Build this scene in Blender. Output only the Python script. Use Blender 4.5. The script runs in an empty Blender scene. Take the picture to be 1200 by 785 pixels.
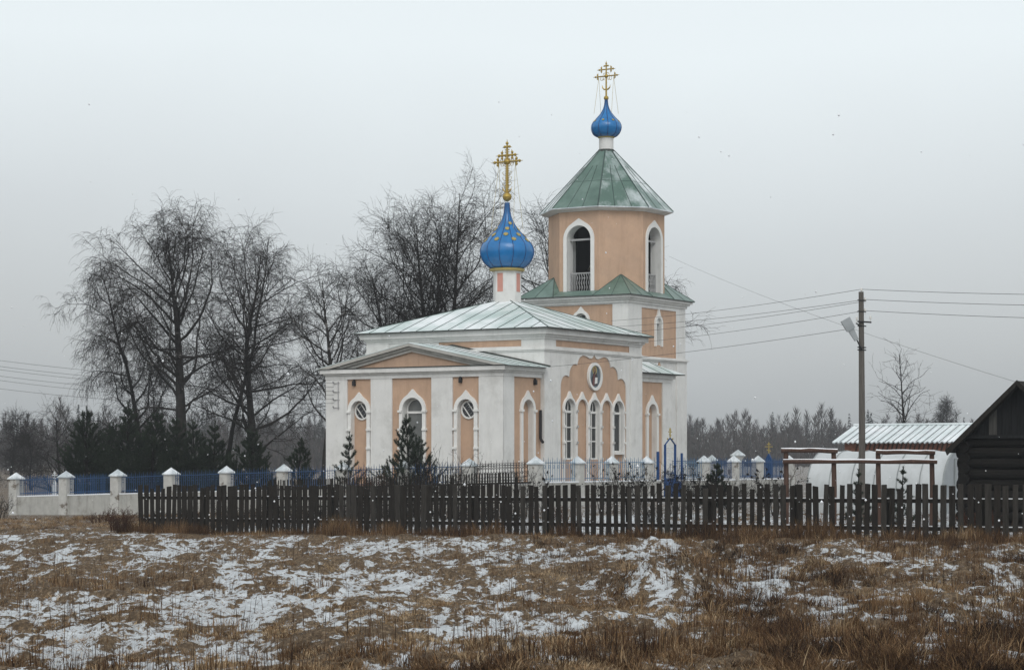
import bpy, bmesh, math, random
import numpy as np
from mathutils import Vector, Matrix

R = math.radians
scene = bpy.context.scene
COL = scene.collection

# ------------------------------------------------------------------ camera
EYE = 2.3
FPX = 2530.0            # focal length in pixels of a 1200 px wide frame
cam_d = bpy.data.cameras.new("camera")
cam = bpy.data.objects.new("camera", cam_d)
COL.objects.link(cam)
cam.location = (0, 0, EYE)
cam.rotation_euler = (R(90), 0, 0)
cam_d.sensor_width = 36
cam_d.lens = FPX / 1200 * 36
cam_d.shift_y = 142.5 / 1200
cam_d.clip_start = 0.5
cam_d.clip_end = 3000
scene.camera = cam

# ------------------------------------------------------------------ sky and sun (overcast)
SUN_EL, SUN_AZ = R(48), R(200)
world = bpy.data.worlds.new("World")
scene.world = world
world.use_nodes = True
wt = world.node_tree
for n in list(wt.nodes):
    wt.nodes.remove(n)
out = wt.nodes.new("ShaderNodeOutputWorld")
bg = wt.nodes.new("ShaderNodeBackground")
bg.inputs[1].default_value = 1.0
sky = wt.nodes.new("ShaderNodeTexSky")
sky.sky_type = 'NISHITA'
sky.sun_disc = False
sky.sun_elevation = SUN_EL
sky.sun_rotation = SUN_AZ
sky.dust_density = 4
bgs = wt.nodes.new("ShaderNodeBackground")
hs = wt.nodes.new("ShaderNodeHueSaturation")
hs.inputs['Saturation'].default_value = 0.25
wt.links.new(sky.outputs[0], hs.inputs['Color'])
wt.links.new(hs.outputs[0], bgs.inputs[0])
bgs.inputs[1].default_value = 0.05
tc = wt.nodes.new("ShaderNodeTexCoord")
sp = wt.nodes.new("ShaderNodeSeparateXYZ")
wt.links.new(tc.outputs['Generated'], sp.inputs[0])
ns = wt.nodes.new("ShaderNodeTexNoise")
ns.inputs['Scale'].default_value = 5.0
ns.inputs['Detail'].default_value = 3
wt.links.new(tc.outputs['Generated'], ns.inputs['Vector'])
ma = wt.nodes.new("ShaderNodeMath"); ma.operation = 'MULTIPLY_ADD'
wt.links.new(ns.outputs[0], ma.inputs[0]); ma.inputs[1].default_value = 0.07
wt.links.new(sp.outputs[2], ma.inputs[2])
ramp = wt.nodes.new("ShaderNodeValToRGB")
wt.links.new(ma.outputs[0], ramp.inputs[0])
cr = ramp.color_ramp
cr.elements[0].position = 0.03; cr.elements[0].color = (0.35, 0.37, 0.38, 1)
cr.elements[1].position = 1.0; cr.elements[1].color = (0.5, 0.53, 0.555, 1)
for p_, c_ in ((0.075, (0.44, 0.463, 0.472)), (0.14, (0.505, 0.541, 0.558)), (0.225, (0.665, 0.725, 0.742)), (0.4, (0.66, 0.715, 0.735))):
    e = cr.elements.new(p_); e.color = (*c_, 1)
wt.links.new(ramp.outputs[0], bg.inputs[0])
ad = wt.nodes.new("ShaderNodeAddShader")
wt.links.new(bg.outputs[0], ad.inputs[0]); wt.links.new(bgs.outputs[0], ad.inputs[1])
wt.links.new(ad.outputs[0], out.inputs[0])

sun_d = bpy.data.lights.new("sun", 'SUN')
sun_d.energy = 1.0
sun_d.angle = R(30)
sun_d.color = (1.0, 0.97, 0.93)
sun = bpy.data.objects.new("sun", sun_d)
COL.objects.link(sun)
# the brightest part of the cloud stands behind the camera, a little to its right
sun.rotation_euler = Vector((-0.16, 0.72, -0.67)).to_track_quat('-Z', 'Y').to_euler()

vs = scene.view_settings
vs.view_transform = 'Standard'
vs.look = 'None'
vs.exposure = 0.0
vs.gamma = 1.0
vs.use_curve_mapping = False
scene.cycles.use_denoising = True
scene.cycles.denoiser = 'OPENIMAGEDENOISE'
scene.cycles.denoising_input_passes = 'RGB_ALBEDO_NORMAL'
scene.cycles.denoising_prefilter = 'ACCURATE'
scene.cycles.max_bounces = 6
scene.cycles.volume_bounces = 0
scene.cycles.transparent_max_bounces = 6

# ------------------------------------------------------------------ materials
def new_mat(name):
    m = bpy.data.materials.new(name)
    m.use_nodes = True
    nt = m.node_tree
    return m, nt, nt.nodes["Principled BSDF"]

def mat(name, col, rough=0.8, metal=0.0, var=0.15, scale=3.0, bump=0.0, col2=None, thr=(0.4, 0.6), stretch=(1, 1, 1), spec=0.3, streak=0.0):
    """noise-varied paint or stone; col2 is worn in as patches"""
    m, nt, b = new_mat(name)
    b.inputs['Roughness'].default_value = rough
    b.inputs['Metallic'].default_value = metal
    b.inputs['Specular IOR Level'].default_value = spec
    tc = nt.nodes.new("ShaderNodeTexCoord")
    mp = nt.nodes.new("ShaderNodeMapping")
    mp.inputs['Scale'].default_value = stretch
    nt.links.new(tc.outputs['Object'], mp.inputs[0])
    n1 = nt.nodes.new("ShaderNodeTexNoise")
    n1.inputs['Scale'].default_value = scale
    n1.inputs['Detail'].default_value = 6
    n1.inputs['Roughness'].default_value = 0.65
    nt.links.new(mp.outputs[0], n1.inputs['Vector'])
    r = nt.nodes.new("ShaderNodeValToRGB")
    a = tuple(max(0, c * (1 - var)) for c in col)
    z = tuple(c * (1 + var) for c in col)
    r.color_ramp.elements[0].position = 0.3; r.color_ramp.elements[0].color = (*a, 1)
    r.color_ramp.elements[1].position = 0.7; r.color_ramp.elements[1].color = (*z, 1)
    nt.links.new(n1.outputs[0], r.inputs[0])
    last = r.outputs[0]
    if col2 is not None:
        n2 = nt.nodes.new("ShaderNodeTexNoise")
        n2.inputs['Scale'].default_value = scale * 0.55
        n2.inputs['Detail'].default_value = 8
        n2.inputs['Roughness'].default_value = 0.7
        nt.links.new(mp.outputs[0], n2.inputs['Vector'])
        r2 = nt.nodes.new("ShaderNodeValToRGB")
        r2.color_ramp.elements[0].position = thr[0]; r2.color_ramp.elements[0].color = (0, 0, 0, 1)
        r2.color_ramp.elements[1].position = thr[1]; r2.color_ramp.elements[1].color = (1, 1, 1, 1)
        nt.links.new(n2.outputs[0], r2.inputs[0])
        mx = nt.nodes.new("ShaderNodeMix"); mx.data_type = 'RGBA'
        nt.links.new(r2.outputs[0], mx.inputs[0])
        nt.links.new(last, mx.inputs[6]); mx.inputs[7].default_value = (*col2, 1)
        last = mx.outputs[2]
    if streak:
        mp2 = nt.nodes.new("ShaderNodeMapping"); mp2.inputs['Scale'].default_value = (1, 1, 0.14)
        nt.links.new(tc.outputs['Object'], mp2.inputs[0])
        n4 = nt.nodes.new("ShaderNodeTexNoise"); n4.inputs['Scale'].default_value = 3.2; n4.inputs['Detail'].default_value = 7; n4.inputs['Roughness'].default_value = 0.7
        nt.links.new(mp2.outputs[0], n4.inputs['Vector'])
        r4 = nt.nodes.new("ShaderNodeValToRGB")
        r4.color_ramp.elements[0].position = 0.50; r4.color_ramp.elements[0].color = (1, 1, 1, 1)
        r4.color_ramp.elements[1].position = 0.78; r4.color_ramp.elements[1].color = tuple(1 - streak * k for k in (1.0, 1.02, 1.08)) + (1,)
        nt.links.new(n4.outputs[0], r4.inputs[0])
        m4 = nt.nodes.new("ShaderNodeMix"); m4.data_type = 'RGBA'; m4.blend_type = 'MULTIPLY'; m4.inputs[0].default_value = 1.0
        nt.links.new(last, m4.inputs[6]); nt.links.new(r4.outputs[0], m4.inputs[7])
        last = m4.outputs[2]
    nt.links.new(last, b.inputs['Base Color'])
    if bump:
        bp = nt.nodes.new("ShaderNodeBump")
        bp.inputs['Strength'].default_value = bump
        bp.inputs['Distance'].default_value = 0.03
        n3 = nt.nodes.new("ShaderNodeTexNoise"); n3.inputs['Scale'].default_value = scale * 5; n3.inputs['Detail'].default_value = 5
        nt.links.new(mp.outputs[0], n3.inputs['Vector'])
        nt.links.new(n3.outputs[0], bp.inputs['Height'])
        nt.links.new(bp.outputs[0], b.inputs['Normal'])
    return m

M = {}
M['plaster'] = mat("white_plaster", (0.68, 0.677, 0.657), 0.9, streak=0.16, var=0.06, scale=1.3, bump=0.15, col2=(0.50, 0.495, 0.47), thr=(0.5, 0.75))
M['plaster_old_shaded'] = mat("weathered_and_shaded_white_plaster", (0.40, 0.395, 0.37), 0.9, streak=0.45, var=0.14, scale=2.5, bump=0.25, col2=(0.24, 0.23, 0.20), thr=(0.52, 0.75))  # weathered base walls; on the gable moulding it paints in shade
M['plaster_rake'] = mat("shaded_white_moulding", (0.44, 0.43, 0.40), 0.9, var=0.1, scale=2, bump=0.15, col2=(0.33, 0.32, 0.29), thr=(0.5, 0.75))  # grey puts the shade under the gable edge into the colour
M['peach'] = mat("peach_plaster", (0.50, 0.337, 0.235), 0.9, streak=0.20, var=0.09, scale=1.4, bump=0.15, col2=(0.44, 0.305, 0.22), thr=(0.45, 0.7))
M['pink'] = mat("pink_plaster", (0.55, 0.27, 0.22), 0.9, var=0.08)
M['trim'] = mat("white_trim", (0.72, 0.715, 0.69), 0.85, var=0.05, scale=2)
M['roof_pale'] = mat("pale_green_roof_metal_under_thin_snow", (0.44, 0.53, 0.51), 0.42, 0.0, var=0.08, scale=0.8, col2=(0.76, 0.79, 0.80), thr=(0.42, 0.62), spec=0.5)
M['roof_green'] = mat("green_roof_metal", (0.072, 0.132, 0.106), 0.32, 0.0, var=0.16, scale=1.3, col2=(0.125, 0.195, 0.165), thr=(0.45, 0.62), spec=0.5)
M['roof_green_snow'] = mat("green_roof_metal_with_snow_patches", (0.078, 0.14, 0.113), 0.32, 0.0, var=0.12, scale=0.9, col2=(0.52, 0.57, 0.58), thr=(0.47, 0.74), spec=0.5, stretch=(1.9, 1.9, 0.35))
M['roof_snowy'] = mat("green_roof_metal_streaked_with_snow", (0.12, 0.19, 0.165), 0.4, 0.0, var=0.12, scale=1.2, col2=(0.62, 0.66, 0.67), thr=(0.40, 0.56), spec=0.5, stretch=(1.4, 1.4, 0.35))
M['seam'] = mat("dark_roof_seam", (0.045, 0.075, 0.065), 0.5)
M['flash'] = mat("dark_flashing", (0.04, 0.045, 0.04), 0.6)
M['blue_dome'] = mat("blue_dome_paint", (0.003, 0.145, 0.39), 0.25, 0.0, var=0.15, scale=2, spec=0.55)
M['dome_seam'] = mat("dome_seam", (0.008, 0.03, 0.12), 0.4)
M['gold'] = mat("gold_leaf", (0.40, 0.28, 0.07), 0.42, 0.7, var=0.15, scale=6)
M['gold_flat'] = mat("gold_paint", (0.38, 0.30, 0.10), 0.5, 0.2, var=0.1)
M['glass'] = mat("dark_window_glass", (0.022, 0.025, 0.028), 0.12, 0.0, var=0.3, scale=1.2, spec=0.5)
M['glass_grey'] = mat("curtained_window_glass", (0.13, 0.135, 0.13), 0.2, 0.0, var=0.2, scale=1.5, spec=0.5)
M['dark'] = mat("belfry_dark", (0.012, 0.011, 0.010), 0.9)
M['bell'] = mat("bronze_bell", (0.10, 0.075, 0.04), 0.4, 0.7)
M['iron'] = mat("black_iron", (0.02, 0.02, 0.022), 0.6)
M['iron_grey'] = mat("grey_iron", (0.36, 0.36, 0.36), 0.6)
M['snow'] = mat("snow", (0.82, 0.84, 0.87), 0.85, var=0.04, scale=4, bump=0.2)
M['whitewash'] = mat("peeling_whitewash", (0.47, 0.465, 0.44), 0.9, var=0.14, scale=4, bump=0.5, col2=(0.16, 0.135, 0.11), thr=(0.555, 0.63))
M['cap_metal'] = mat("snowy_cap_metal", (0.45, 0.50, 0.52), 0.45, 0.2, var=0.1, scale=3, col2=(0.75, 0.78, 0.8), thr=(0.45, 0.6))
M['blue_rail'] = mat("blue_railing_paint", (0.016, 0.06, 0.15), 0.5, var=0.15)
M['blue_pale'] = mat("light_blue_railing_paint", (0.10, 0.19, 0.29), 0.5, var=0.15)  # lighter blue than the other railing spans
M['blue_gate'] = mat("blue_gate_paint", (0.006, 0.05, 0.17), 0.45, var=0.15)
M['wood_dark'] = mat("weathered_dark_wood", (0.020, 0.0172, 0.0145), 0.9, var=0.45, scale=6, bump=0.5, stretch=(3, 3, 0.4), spec=0.15)
M['wood_grey'] = mat("greyed_picket_wood", (0.036, 0.0325, 0.0285), 0.9, var=0.45, scale=6, bump=0.5, stretch=(3, 3, 0.4), spec=0.15)
M['wood_log'] = mat("blackened_log", (0.009, 0.008, 0.007), 0.9, var=0.45, scale=5, bump=0.6, stretch=(0.4, 3, 3), spec=0.15)
M['wood_board'] = mat("grey_gable_boards", (0.012, 0.0125, 0.013), 0.9, var=0.5, scale=5, bump=0.4, stretch=(4, 4, 0.3), spec=0.15)
M['wood_worn'] = mat("pale_worn_boards", (0.06, 0.058, 0.053), 0.9, var=0.4, scale=6, stretch=(4, 4, 0.3))
M['wood_brown'] = mat("brown_timber", (0.075, 0.044, 0.033), 0.85, var=0.35, scale=5, bump=0.4, stretch=(3, 3, 0.5), spec=0.2)
M['pole_wood'] = mat("grey_pole_wood", (0.10, 0.09, 0.08), 0.9, var=0.3, scale=5, bump=0.4, stretch=(4, 4, 0.3))
M['lamp_grey'] = mat("lamp_housing", (0.30, 0.32, 0.33), 0.5, 0.2)
M['insul'] = mat("porcelain", (0.65, 0.64, 0.6), 0.3)
M['film'] = mat("greenhouse_film", (0.46, 0.48, 0.485), 0.45, var=0.08, scale=1.4, col2=(0.54, 0.56, 0.565), thr=(0.4, 0.75), spec=0.4, streak=0.15)
M['film_end'] = mat("greenhouse_end_panel", (0.30, 0.32, 0.335), 0.45, var=0.1, scale=1.5)
M['hoop'] = mat("greenhouse_hoop", (0.26, 0.28, 0.28), 0.5)
M['shed_roof'] = mat("snowy_corrugated_roof", (0.60, 0.66, 0.67), 0.6, var=0.06, scale=1.0, col2=(0.80, 0.82, 0.84), thr=(0.4, 0.7))
M['shed_wall'] = mat("red_brown_shed_boards", (0.24, 0.105, 0.07), 0.85, var=0.35, scale=4, stretch=(1, 1, 3))
M['bark'] = mat("dark_bark", (0.019, 0.017, 0.016), 0.95, var=0.4, scale=4, bump=0.6, spec=0.1)
M['bark_birch'] = mat("birch_bark", (0.032, 0.029, 0.027), 0.95, var=0.4, scale=2.2, bump=0.5, col2=(0.26, 0.25, 0.235), thr=(0.60, 0.66), spec=0.1, stretch=(1, 1, 1.6))
M['twig'] = mat("dark_twigs", (0.022, 0.0185, 0.017), 0.95, var=0.3, spec=0.05)
M['twig_red'] = mat("red_brown_twigs", (0.062, 0.032, 0.022), 0.95, var=0.3, spec=0.05)
M['twig_black'] = mat("blackish_twigs", (0.018, 0.016, 0.015), 0.95, var=0.3, spec=0.05)
M['needle'] = mat("pine_needles", (0.024, 0.035, 0.021), 0.8, var=0.5, scale=1.3, spec=0.15)
M['icon_bg'] = mat("icon_ground", (0.11, 0.145, 0.17), 0.5, var=0.2, scale=6)
M['icon_dark'] = mat("icon_robe", (0.035, 0.025, 0.028), 0.5, var=0.3, scale=8)
M['icon_robe'] = mat("icon_mantle", (0.14, 0.05, 0.045), 0.5, var=0.3, scale=8)
M['icon_face'] = mat("icon_face", (0.26, 0.14, 0.07), 0.5, var=0.2, scale=8)
M['grave_white'] = mat("white_painted_iron", (0.6, 0.62, 0.63), 0.5)

# ------------------------------------------------------------------ mesh helpers
class MB:
    """collects boxes, prisms, tubes and lathes; build() links them as one mesh object"""
    def __init__(s):
        s.v = []; s.f = []; s.m = []
    def add(s, vs, fs, m=0):
        b = len(s.v)
        s.v.extend(tuple(v) for v in vs)
        for k, f in enumerate(fs):
            s.f.append(tuple(b + i for i in f))
            s.m.append(m[k] if isinstance(m, (list, tuple)) else m)
    def box(s, x0, x1, y0, y1, z0, z1, m=0):
        v = [(x0, y0, z0), (x1, y0, z0), (x1, y1, z0), (x0, y1, z0), (x0, y0, z1), (x1, y0, z1), (x1, y1, z1), (x0, y1, z1)]
        s.add(v, [(0, 3, 2, 1), (4, 5, 6, 7), (0, 1, 5, 4), (1, 2, 6, 5), (2, 3, 7, 6), (3, 0, 4, 7)], m)
    def fbox(s, F, s0, s1, z0, z1, d0, d1, m=0):
        s.fprism(F, [(s0, z0), (s1, z0), (s1, z1), (s0, z1)], d0, d1, m)
    def fprism(s, F, poly, d0, d1, m=0, mback=None, mfront=None):
        """extrude a polygon given in a face's (s, z) from depth d0 to d1 (d grows outward)"""
        n = len(poly)
        v = [F(a, b, d0) for a, b in poly] + [F(a, b, d1) for a, b in poly]
        fs = [tuple(range(n - 1, -1, -1)), tuple(range(n, 2 * n))]
        ms = [m if mback is None else mback, m if mfront is None else mfront]
        for i in range(n):
            j = (i + 1) % n
            fs.append((i, j, n + j, n + i)); ms.append(m)
        s.add(v, fs, ms)
    def fband(s, F, outer, inner, d0, d1, m=0):
        """a strip between two open polylines of the same count, with thickness"""
        n = len(outer)
        v = [F(a, b, d0) for a, b in outer] + [F(a, b, d1) for a, b in outer] + [F(a, b, d0) for a, b in inner] + [F(a, b, d1) for a, b in inner]
        fs = []
        for i in range(n - 1):
            o0, o1, i0, i1 = i, n + i, 2 * n + i, 3 * n + i
            fs += [(o1, o1 + 1, i1 + 1, i1), (o0, o0 + 1, o1 + 1, o1), (i1, i1 + 1, i0 + 1, i0), (i0, i0 + 1, o0 + 1, o0)]
        for k in (0, n - 1):
            fs.append((k, n + k, 3 * n + k, 2 * n + k))
        s.add(v, fs, m)
    def tube(s, pts, rad, n=8, m=0, cap=True):
        pts = [Vector(p) for p in pts]
        if not isinstance(rad, (list, tuple)):
            rad = [rad] * len(pts)
        v = []; fs = []
        for i, p in enumerate(pts):
            d = (pts[min(i + 1, len(pts) - 1)] - pts[max(i - 1, 0)])
            d.normalize()
            a = d.cross(Vector((0, 0, 1)) if abs(d.z) < 0.9 else Vector((1, 0, 0))).normalized()
            b = d.cross(a)
            for k in range(n):
                t = 2 * math.pi * k / n
                v.append(p + (a * math.cos(t) + b * math.sin(t)) * rad[i])
        for i in range(len(pts) - 1):
            for k in range(n):
                l = (k + 1) % n
                fs.append((i * n + k, i * n + l, (i + 1) * n + l, (i + 1) * n + k))
        if cap:
            fs.append(tuple(range(n))); fs.append(tuple((len(pts) - 1) * n + k for k in range(n - 1, -1, -1)))
        s.add(v, fs, m)
    def lathe(s, prof, n=24, c=(0, 0), m=0, a0=0.0):
        v = []; fs = []
        for r, z in prof:
            for k in range(n):
                t = a0 + 2 * math.pi * k / n
                v.append((c[0] + r * math.cos(t), c[1] + r * math.sin(t), z))
        for i in range(len(prof) - 1):
            for k in range(n):
                l = (k + 1) % n
                fs.append((i * n + k, i * n + l, (i + 1) * n + l, (i + 1) * n + k))
        fs.append(tuple(range(n - 1, -1, -1)))
        fs.append(tuple((len(prof) - 1) * n + k for k in range(n)))
        s.add(v, fs, m)
    def ball(s, c, r, m=0, n=10):
        prof = [(r * math.sin(math.pi * i / 8), c[2] - r * math.cos(math.pi * i / 8)) for i in range(1, 8)]
        s.lathe([(0.001, c[2] - r)] + prof + [(0.001, c[2] + r)], n, c, m)
    def build(s, name, mats, parent=None, smooth=False, fix=True):
        me = bpy.data.meshes.new(name)
        me.from_pydata(s.v, [], s.f)
        for m in (mats if isinstance(mats, (list, tuple)) else [mats]):
            me.materials.append(m)
        me.polygons.foreach_set("material_index", s.m)
        if fix:
            bm = bmesh.new(); bm.from_mesh(me)
            bmesh.ops.recalc_face_normals(bm, faces=bm.faces)
            bm.to_mesh(me); bm.free()
        if smooth:
            me.polygons.foreach_set("use_smooth", [True] * len(me.polygons))
        o = bpy.data.objects.new(name, me)
        COL.objects.link(o)
        if parent:
            o.parent = parent
        return o

def np_mesh(name, v, quads=None, tris=None, mats=(), parent=None, attr=None, smooth=False):
    """a mesh straight from numpy arrays"""
    me = bpy.data.meshes.new(name)
    v = np.asarray(v, dtype=np.float32)
    nq = 0 if quads is None else len(quads); nt_ = 0 if tris is None else len(tris)
    me.vertices.add(len(v)); me.vertices.foreach_set("co", v.ravel())
    loops = []
    if nq: loops.append(np.asarray(quads, dtype=np.int32).ravel())
    if nt_: loops.append(np.asarray(tris, dtype=np.int32).ravel())
    lp = np.concatenate(loops)
    me.loops.add(len(lp)); me.loops.foreach_set("vertex_index", lp)
    me.polygons.add(nq + nt_)
    st = np.concatenate([np.arange(nq) * 4, nq * 4 + np.arange(nt_) * 3]).astype(np.int32)
    me.polygons.foreach_set("loop_start", st)
    if smooth:
        me.polygons.foreach_set("use_smooth", np.ones(nq + nt_, dtype=bool))
    for m in mats: me.materials.append(m)
    if attr:
        for k, a in attr.items():
            at_ = me.attributes.new(k, 'FLOAT', 'POINT')
            at_.data.foreach_set("value", np.asarray(a, dtype=np.float32))
    me.update(calc_edges=True)
    o = bpy.data.objects.new(name, me)
    COL.objects.link(o)
    if parent: o.parent = parent
    return o

def tag(o, label=None, cat=None, group=None, kind=None):
    if label: o['label'] = label
    if cat: o['category'] = cat
    if group: o['group'] = group
    if kind: o['kind'] = kind
    return o

def empty(name, loc=(0, 0, 0), rz=0.0):
    o = bpy.data.objects.new(name, None)
    COL.objects.link(o)
    o.location = loc; o.rotation_euler = (0, 0, rz)
    o.empty_display_size = 0.3
    return o

def copy_tree(o, parent=None):
    c = o.copy(); COL.objects.link(c)
    if parent: c.parent = parent
    for ch in list(o.children):
        copy_tree(ch, c)
    return c

class Face:
    """a vertical wall plane: s runs along it to the viewer's right, d points out of it"""
    def __init__(s, o, S, N):
        s.o = Vector(o); s.S = Vector(S); s.N = Vector(N)
    def __call__(s, a, z, d=0.0):
        return s.o + s.S * a + s.N * d + Vector((0, 0, z))

def cut(obj, mb):
    """carve a recess or opening; the cutter's material slots carry over"""
    c = mb.build("cutter", list(obj.data.materials), obj.parent)
    md = obj.modifiers.new("b", 'BOOLEAN'); md.operation = 'DIFFERENCE'; md.solver = 'EXACT'; md.object = c
    bpy.context.view_layer.update()
    dg = bpy.context.evaluated_depsgraph_get()
    me = bpy.data.meshes.new_from_object(obj.evaluated_get(dg))
    obj.modifiers.clear()
    old = obj.data; nm = old.name
    obj.data = me; bpy.data.meshes.remove(old); me.name = nm
    cm = c.data
    bpy.data.objects.remove(c); bpy.data.meshes.remove(cm)

# value noise in numpy
_rg = np.random.RandomState(11)
_LAT = _rg.rand(257, 257).astype(np.float32)
_LAT[256, :] = _LAT[0, :]; _LAT[:, 256] = _LAT[:, 0]
def vnoise(x, y):
    xi = np.floor(x); yi = np.floor(y)
    fx = x - xi; fy = y - yi
    fx = fx * fx * (3 - 2 * fx); fy = fy * fy * (3 - 2 * fy)
    i = np.mod(xi, 256).astype(int); j = np.mod(yi, 256).astype(int)
    a = _LAT[i, j]; b = _LAT[i + 1, j]; c = _LAT[i, j + 1]; d = _LAT[i + 1, j + 1]
    return (a * (1 - fx) + b * fx) * (1 - fy) + (c * (1 - fx) + d * fx) * fy
def fbm(x, y, sc, octv=4, off=0.0):
    s = 0; a = 1; t = 0
    for k in range(octv):
        s = s + a * vnoise(x * sc + off + 17.3 * k, y * sc - off * 1.7 + 31.1 * k)
        t += a; a *= 0.55; sc *= 2.1
    return s / t
def sstep(a, b, x):
    t = np.clip((x - a) / (b - a), 0, 1)
    return t * t * (3 - 2 * t)

# the long picket fence runs from its far left end to its near right end
FA = Vector((-12.0, 69.6)); FD = Vector((0.831, -0.557)).normalized()
FLEN = 31.4
def fence_dist(x, y):
    """signed distance to the picket fence line; negative on the camera's side"""
    return (x - FA.x) * 0.557 + (y - FA.y) * 0.831

def gz(x, y):
    x = np.asarray(x, dtype=np.float64); y = np.asarray(y, dtype=np.float64)
    xc = np.clip(x, -25, 25)
    z = 0.017 * xc * sstep(30, 60, y)
    z = z + 0.30 * sstep(64, 88, y) * sstep(-20, -2, x)
    near = 1 - sstep(72, 90, y)
    fg = sstep(-0.3, -3.0, fence_dist(x, y))
    z = z + near * (fbm(x, y, 0.22, 3, 3.1) - 0.5) * 0.30 * (0.35 + 0.65 * fg)
    z = z + near * (fbm(x, y, 0.9, 3, 8.7) - 0.5) * 0.34 * (0.2 + 0.8 * fg)
    # heaps of dumped earth
    for (hx, hy, h, sx, sy) in ((2.5, 36.0, 0.80, 0.72, 0.95), (1.6, 37.6, 0.30, 1.0, 1.0), (3.4, 38.2, 0.25, 0.9, 1.2), (3.9, 53.0, 0.28, 1.0, 0.9),
                               (-9.6, 59.5, 0.28, 1.2, 1.2), (-4.2, 40.0, 0.12, 1.5, 1.2), (8.6, 40.5, 0.2, 1.4, 1.4)):
        z = z + h * np.exp(-(((x - hx) / sx) ** 2 + ((y - hy) / sy) ** 2)) * (0.5 + 1.0 * fbm(x, y * 0.8, 2.2, 3, 4.4))
    return z
def g1(x, y):
    return float(gz(np.array([x]), np.array([y]))[0])

def behind_fence(x, y):
    """1 inside the fenced garden, 0 in the open field"""
    u = (x - FA.x) * 0.831 - (y - FA.y) * 0.557
    return sstep(0.2, 1.2, fence_dist(x, y)) * sstep(-0.4, 0.4, u)
def grassy(x, y):
    """0 where snow lies open, 1 where the dead grass stands thick"""
    n = fbm(x, y * 0.30, 0.45, 3, 1.9) * 0.27 + fbm(x, y * 0.36, 1.7, 3, 5.5) * 0.31 + fbm(x, y * 0.45, 5.5, 3, 7.3) * 0.42
    b = 0.002 + 0.006 * sstep(-3, 7, x)
    b = b + 0.10 * sstep(-3.4, -0.2, fence_dist(x, y)) * (1 - behind_fence(x, y)) - 0.10 * behind_fence(x, y)
    b = b - 0.03 * np.exp(-(((x + 4.0) / 2.5) ** 2 + ((y - 40) / 8) ** 2))
    b = b - 0.07 * np.exp(-(((x - 2.7) / 1.1) ** 2 + ((y - 35.2) / 2.2) ** 2)) - 0.03 * np.exp(-(((x - 4.6) / 1.2) ** 2 + ((y - 37) / 4) ** 2))
    b = b + 0.08 * np.exp(-(((x - 1.1) / 1.4) ** 2 + ((y - 43) / 5.0) ** 2))
    b = b + 0.02 * sstep(27, 23, y)
    return sstep(0.41, 0.585, n + b)

# ------------------------------------------------------------------ ground
def ground_material():
    m, nt, b = new_mat("snowy_dead_grass_ground")
    b.inputs['Roughness'].default_value = 0.95
    b.inputs['Specular IOR Level'].default_value = 0.1
    tc = nt.nodes.new("ShaderNodeTexCoord")
    at_ = nt.nodes.new("ShaderNodeAttribute"); at_.attribute_name = "open"
    def noise(sc, det, rough=0.65, st=(1, 1, 1)):
        mp = nt.nodes.new("ShaderNodeMapping"); mp.inputs['Scale'].default_value = st
        nt.links.new(tc.outputs['Object'], mp.inputs[0])
        n = nt.nodes.new("ShaderNodeTexNoise"); n.inputs['Scale'].default_value = sc; n.inputs['Detail'].default_value = det; n.inputs['Roughness'].default_value = rough
        nt.links.new(mp.outputs[0], n.inputs['Vector'])
        return n.outputs[0]
    def math_(op, a, b_=None, c=None):
        n = nt.nodes.new("ShaderNodeMath"); n.operation = op
        for i, v in enumerate((a, b_, c)):
            if v is None: continue
            if isinstance(v, (int, float)): n.inputs[i].default_value = v
            else: nt.links.new(v, n.inputs[i])
        return n.outputs[0]
    n_fine = noise(11.0, 7, 0.75, (1, 0.4, 1))
    n_mid = noise(2.6, 5, 0.65, (1, 0.4, 1))
    e = math_('MULTIPLY_ADD', n_fine, 3.2, -1.6)
    e = math_('ADD', e, math_('MULTIPLY_ADD', n_mid, 0.8, -0.4))
    e = math_('ADD', e, math_('MULTIPLY_ADD', at_.outputs['Fac'], 0.66, 0.065))
    r = nt.nodes.new("ShaderNodeValToRGB")
    r.color_ramp.elements[0].position = 0.42; r.color_ramp.elements[0].color = (0, 0, 0, 1)
    r.color_ramp.elements[1].position = 0.62; r.color_ramp.elements[1].color = (1, 1, 1, 1)
    nt.links.new(e, r.inputs[0])
    soil = nt.nodes.new("ShaderNodeValToRGB")
    cr = soil.color_ramp
    cr.elements[0].position = 0.3; cr.elements[0].color = (0.035, 0.025, 0.018, 1)
    cr.elements[1].position = 0.72; cr.elements[1].color = (0.27, 0.20, 0.13, 1)
    k = cr.elements.new(0.5); k.color = (0.10, 0.070, 0.043, 1)
    nt.links.new(noise(16, 6, 0.75, (1, 0.4, 1)), soil.inputs[0])
    sn = nt.nodes.new("ShaderNodeValToRGB")
    sn.color_ramp.elements[0].position = 0.3; sn.color_ramp.elements[0].color = (0.37, 0.39, 0.405, 1)
    sn.color_ramp.elements[1].position = 0.65; sn.color_ramp.elements[1].color = (0.56, 0.59, 0.61, 1)
    nt.links.new(noise(5, 5), sn.inputs[0])
    mx = nt.nodes.new("ShaderNodeMix"); mx.data_type = 'RGBA'
    nt.links.new(r.outputs[0], mx.inputs[0]); nt.links.new(soil.outputs[0], mx.inputs[6]); nt.links.new(sn.outputs[0], mx.inputs[7])
    nt.links.new(mx.outputs[2], b.inputs['Base Color'])
    bp = nt.nodes.new("ShaderNodeBump"); bp.inputs['Strength'].default_value = 0.7; bp.inputs['Distance'].default_value = 0.05
    nt.links.new(n_fine, bp.inputs['Height']); nt.links.new(bp.outputs[0], b.inputs['Normal'])
    return m
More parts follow.
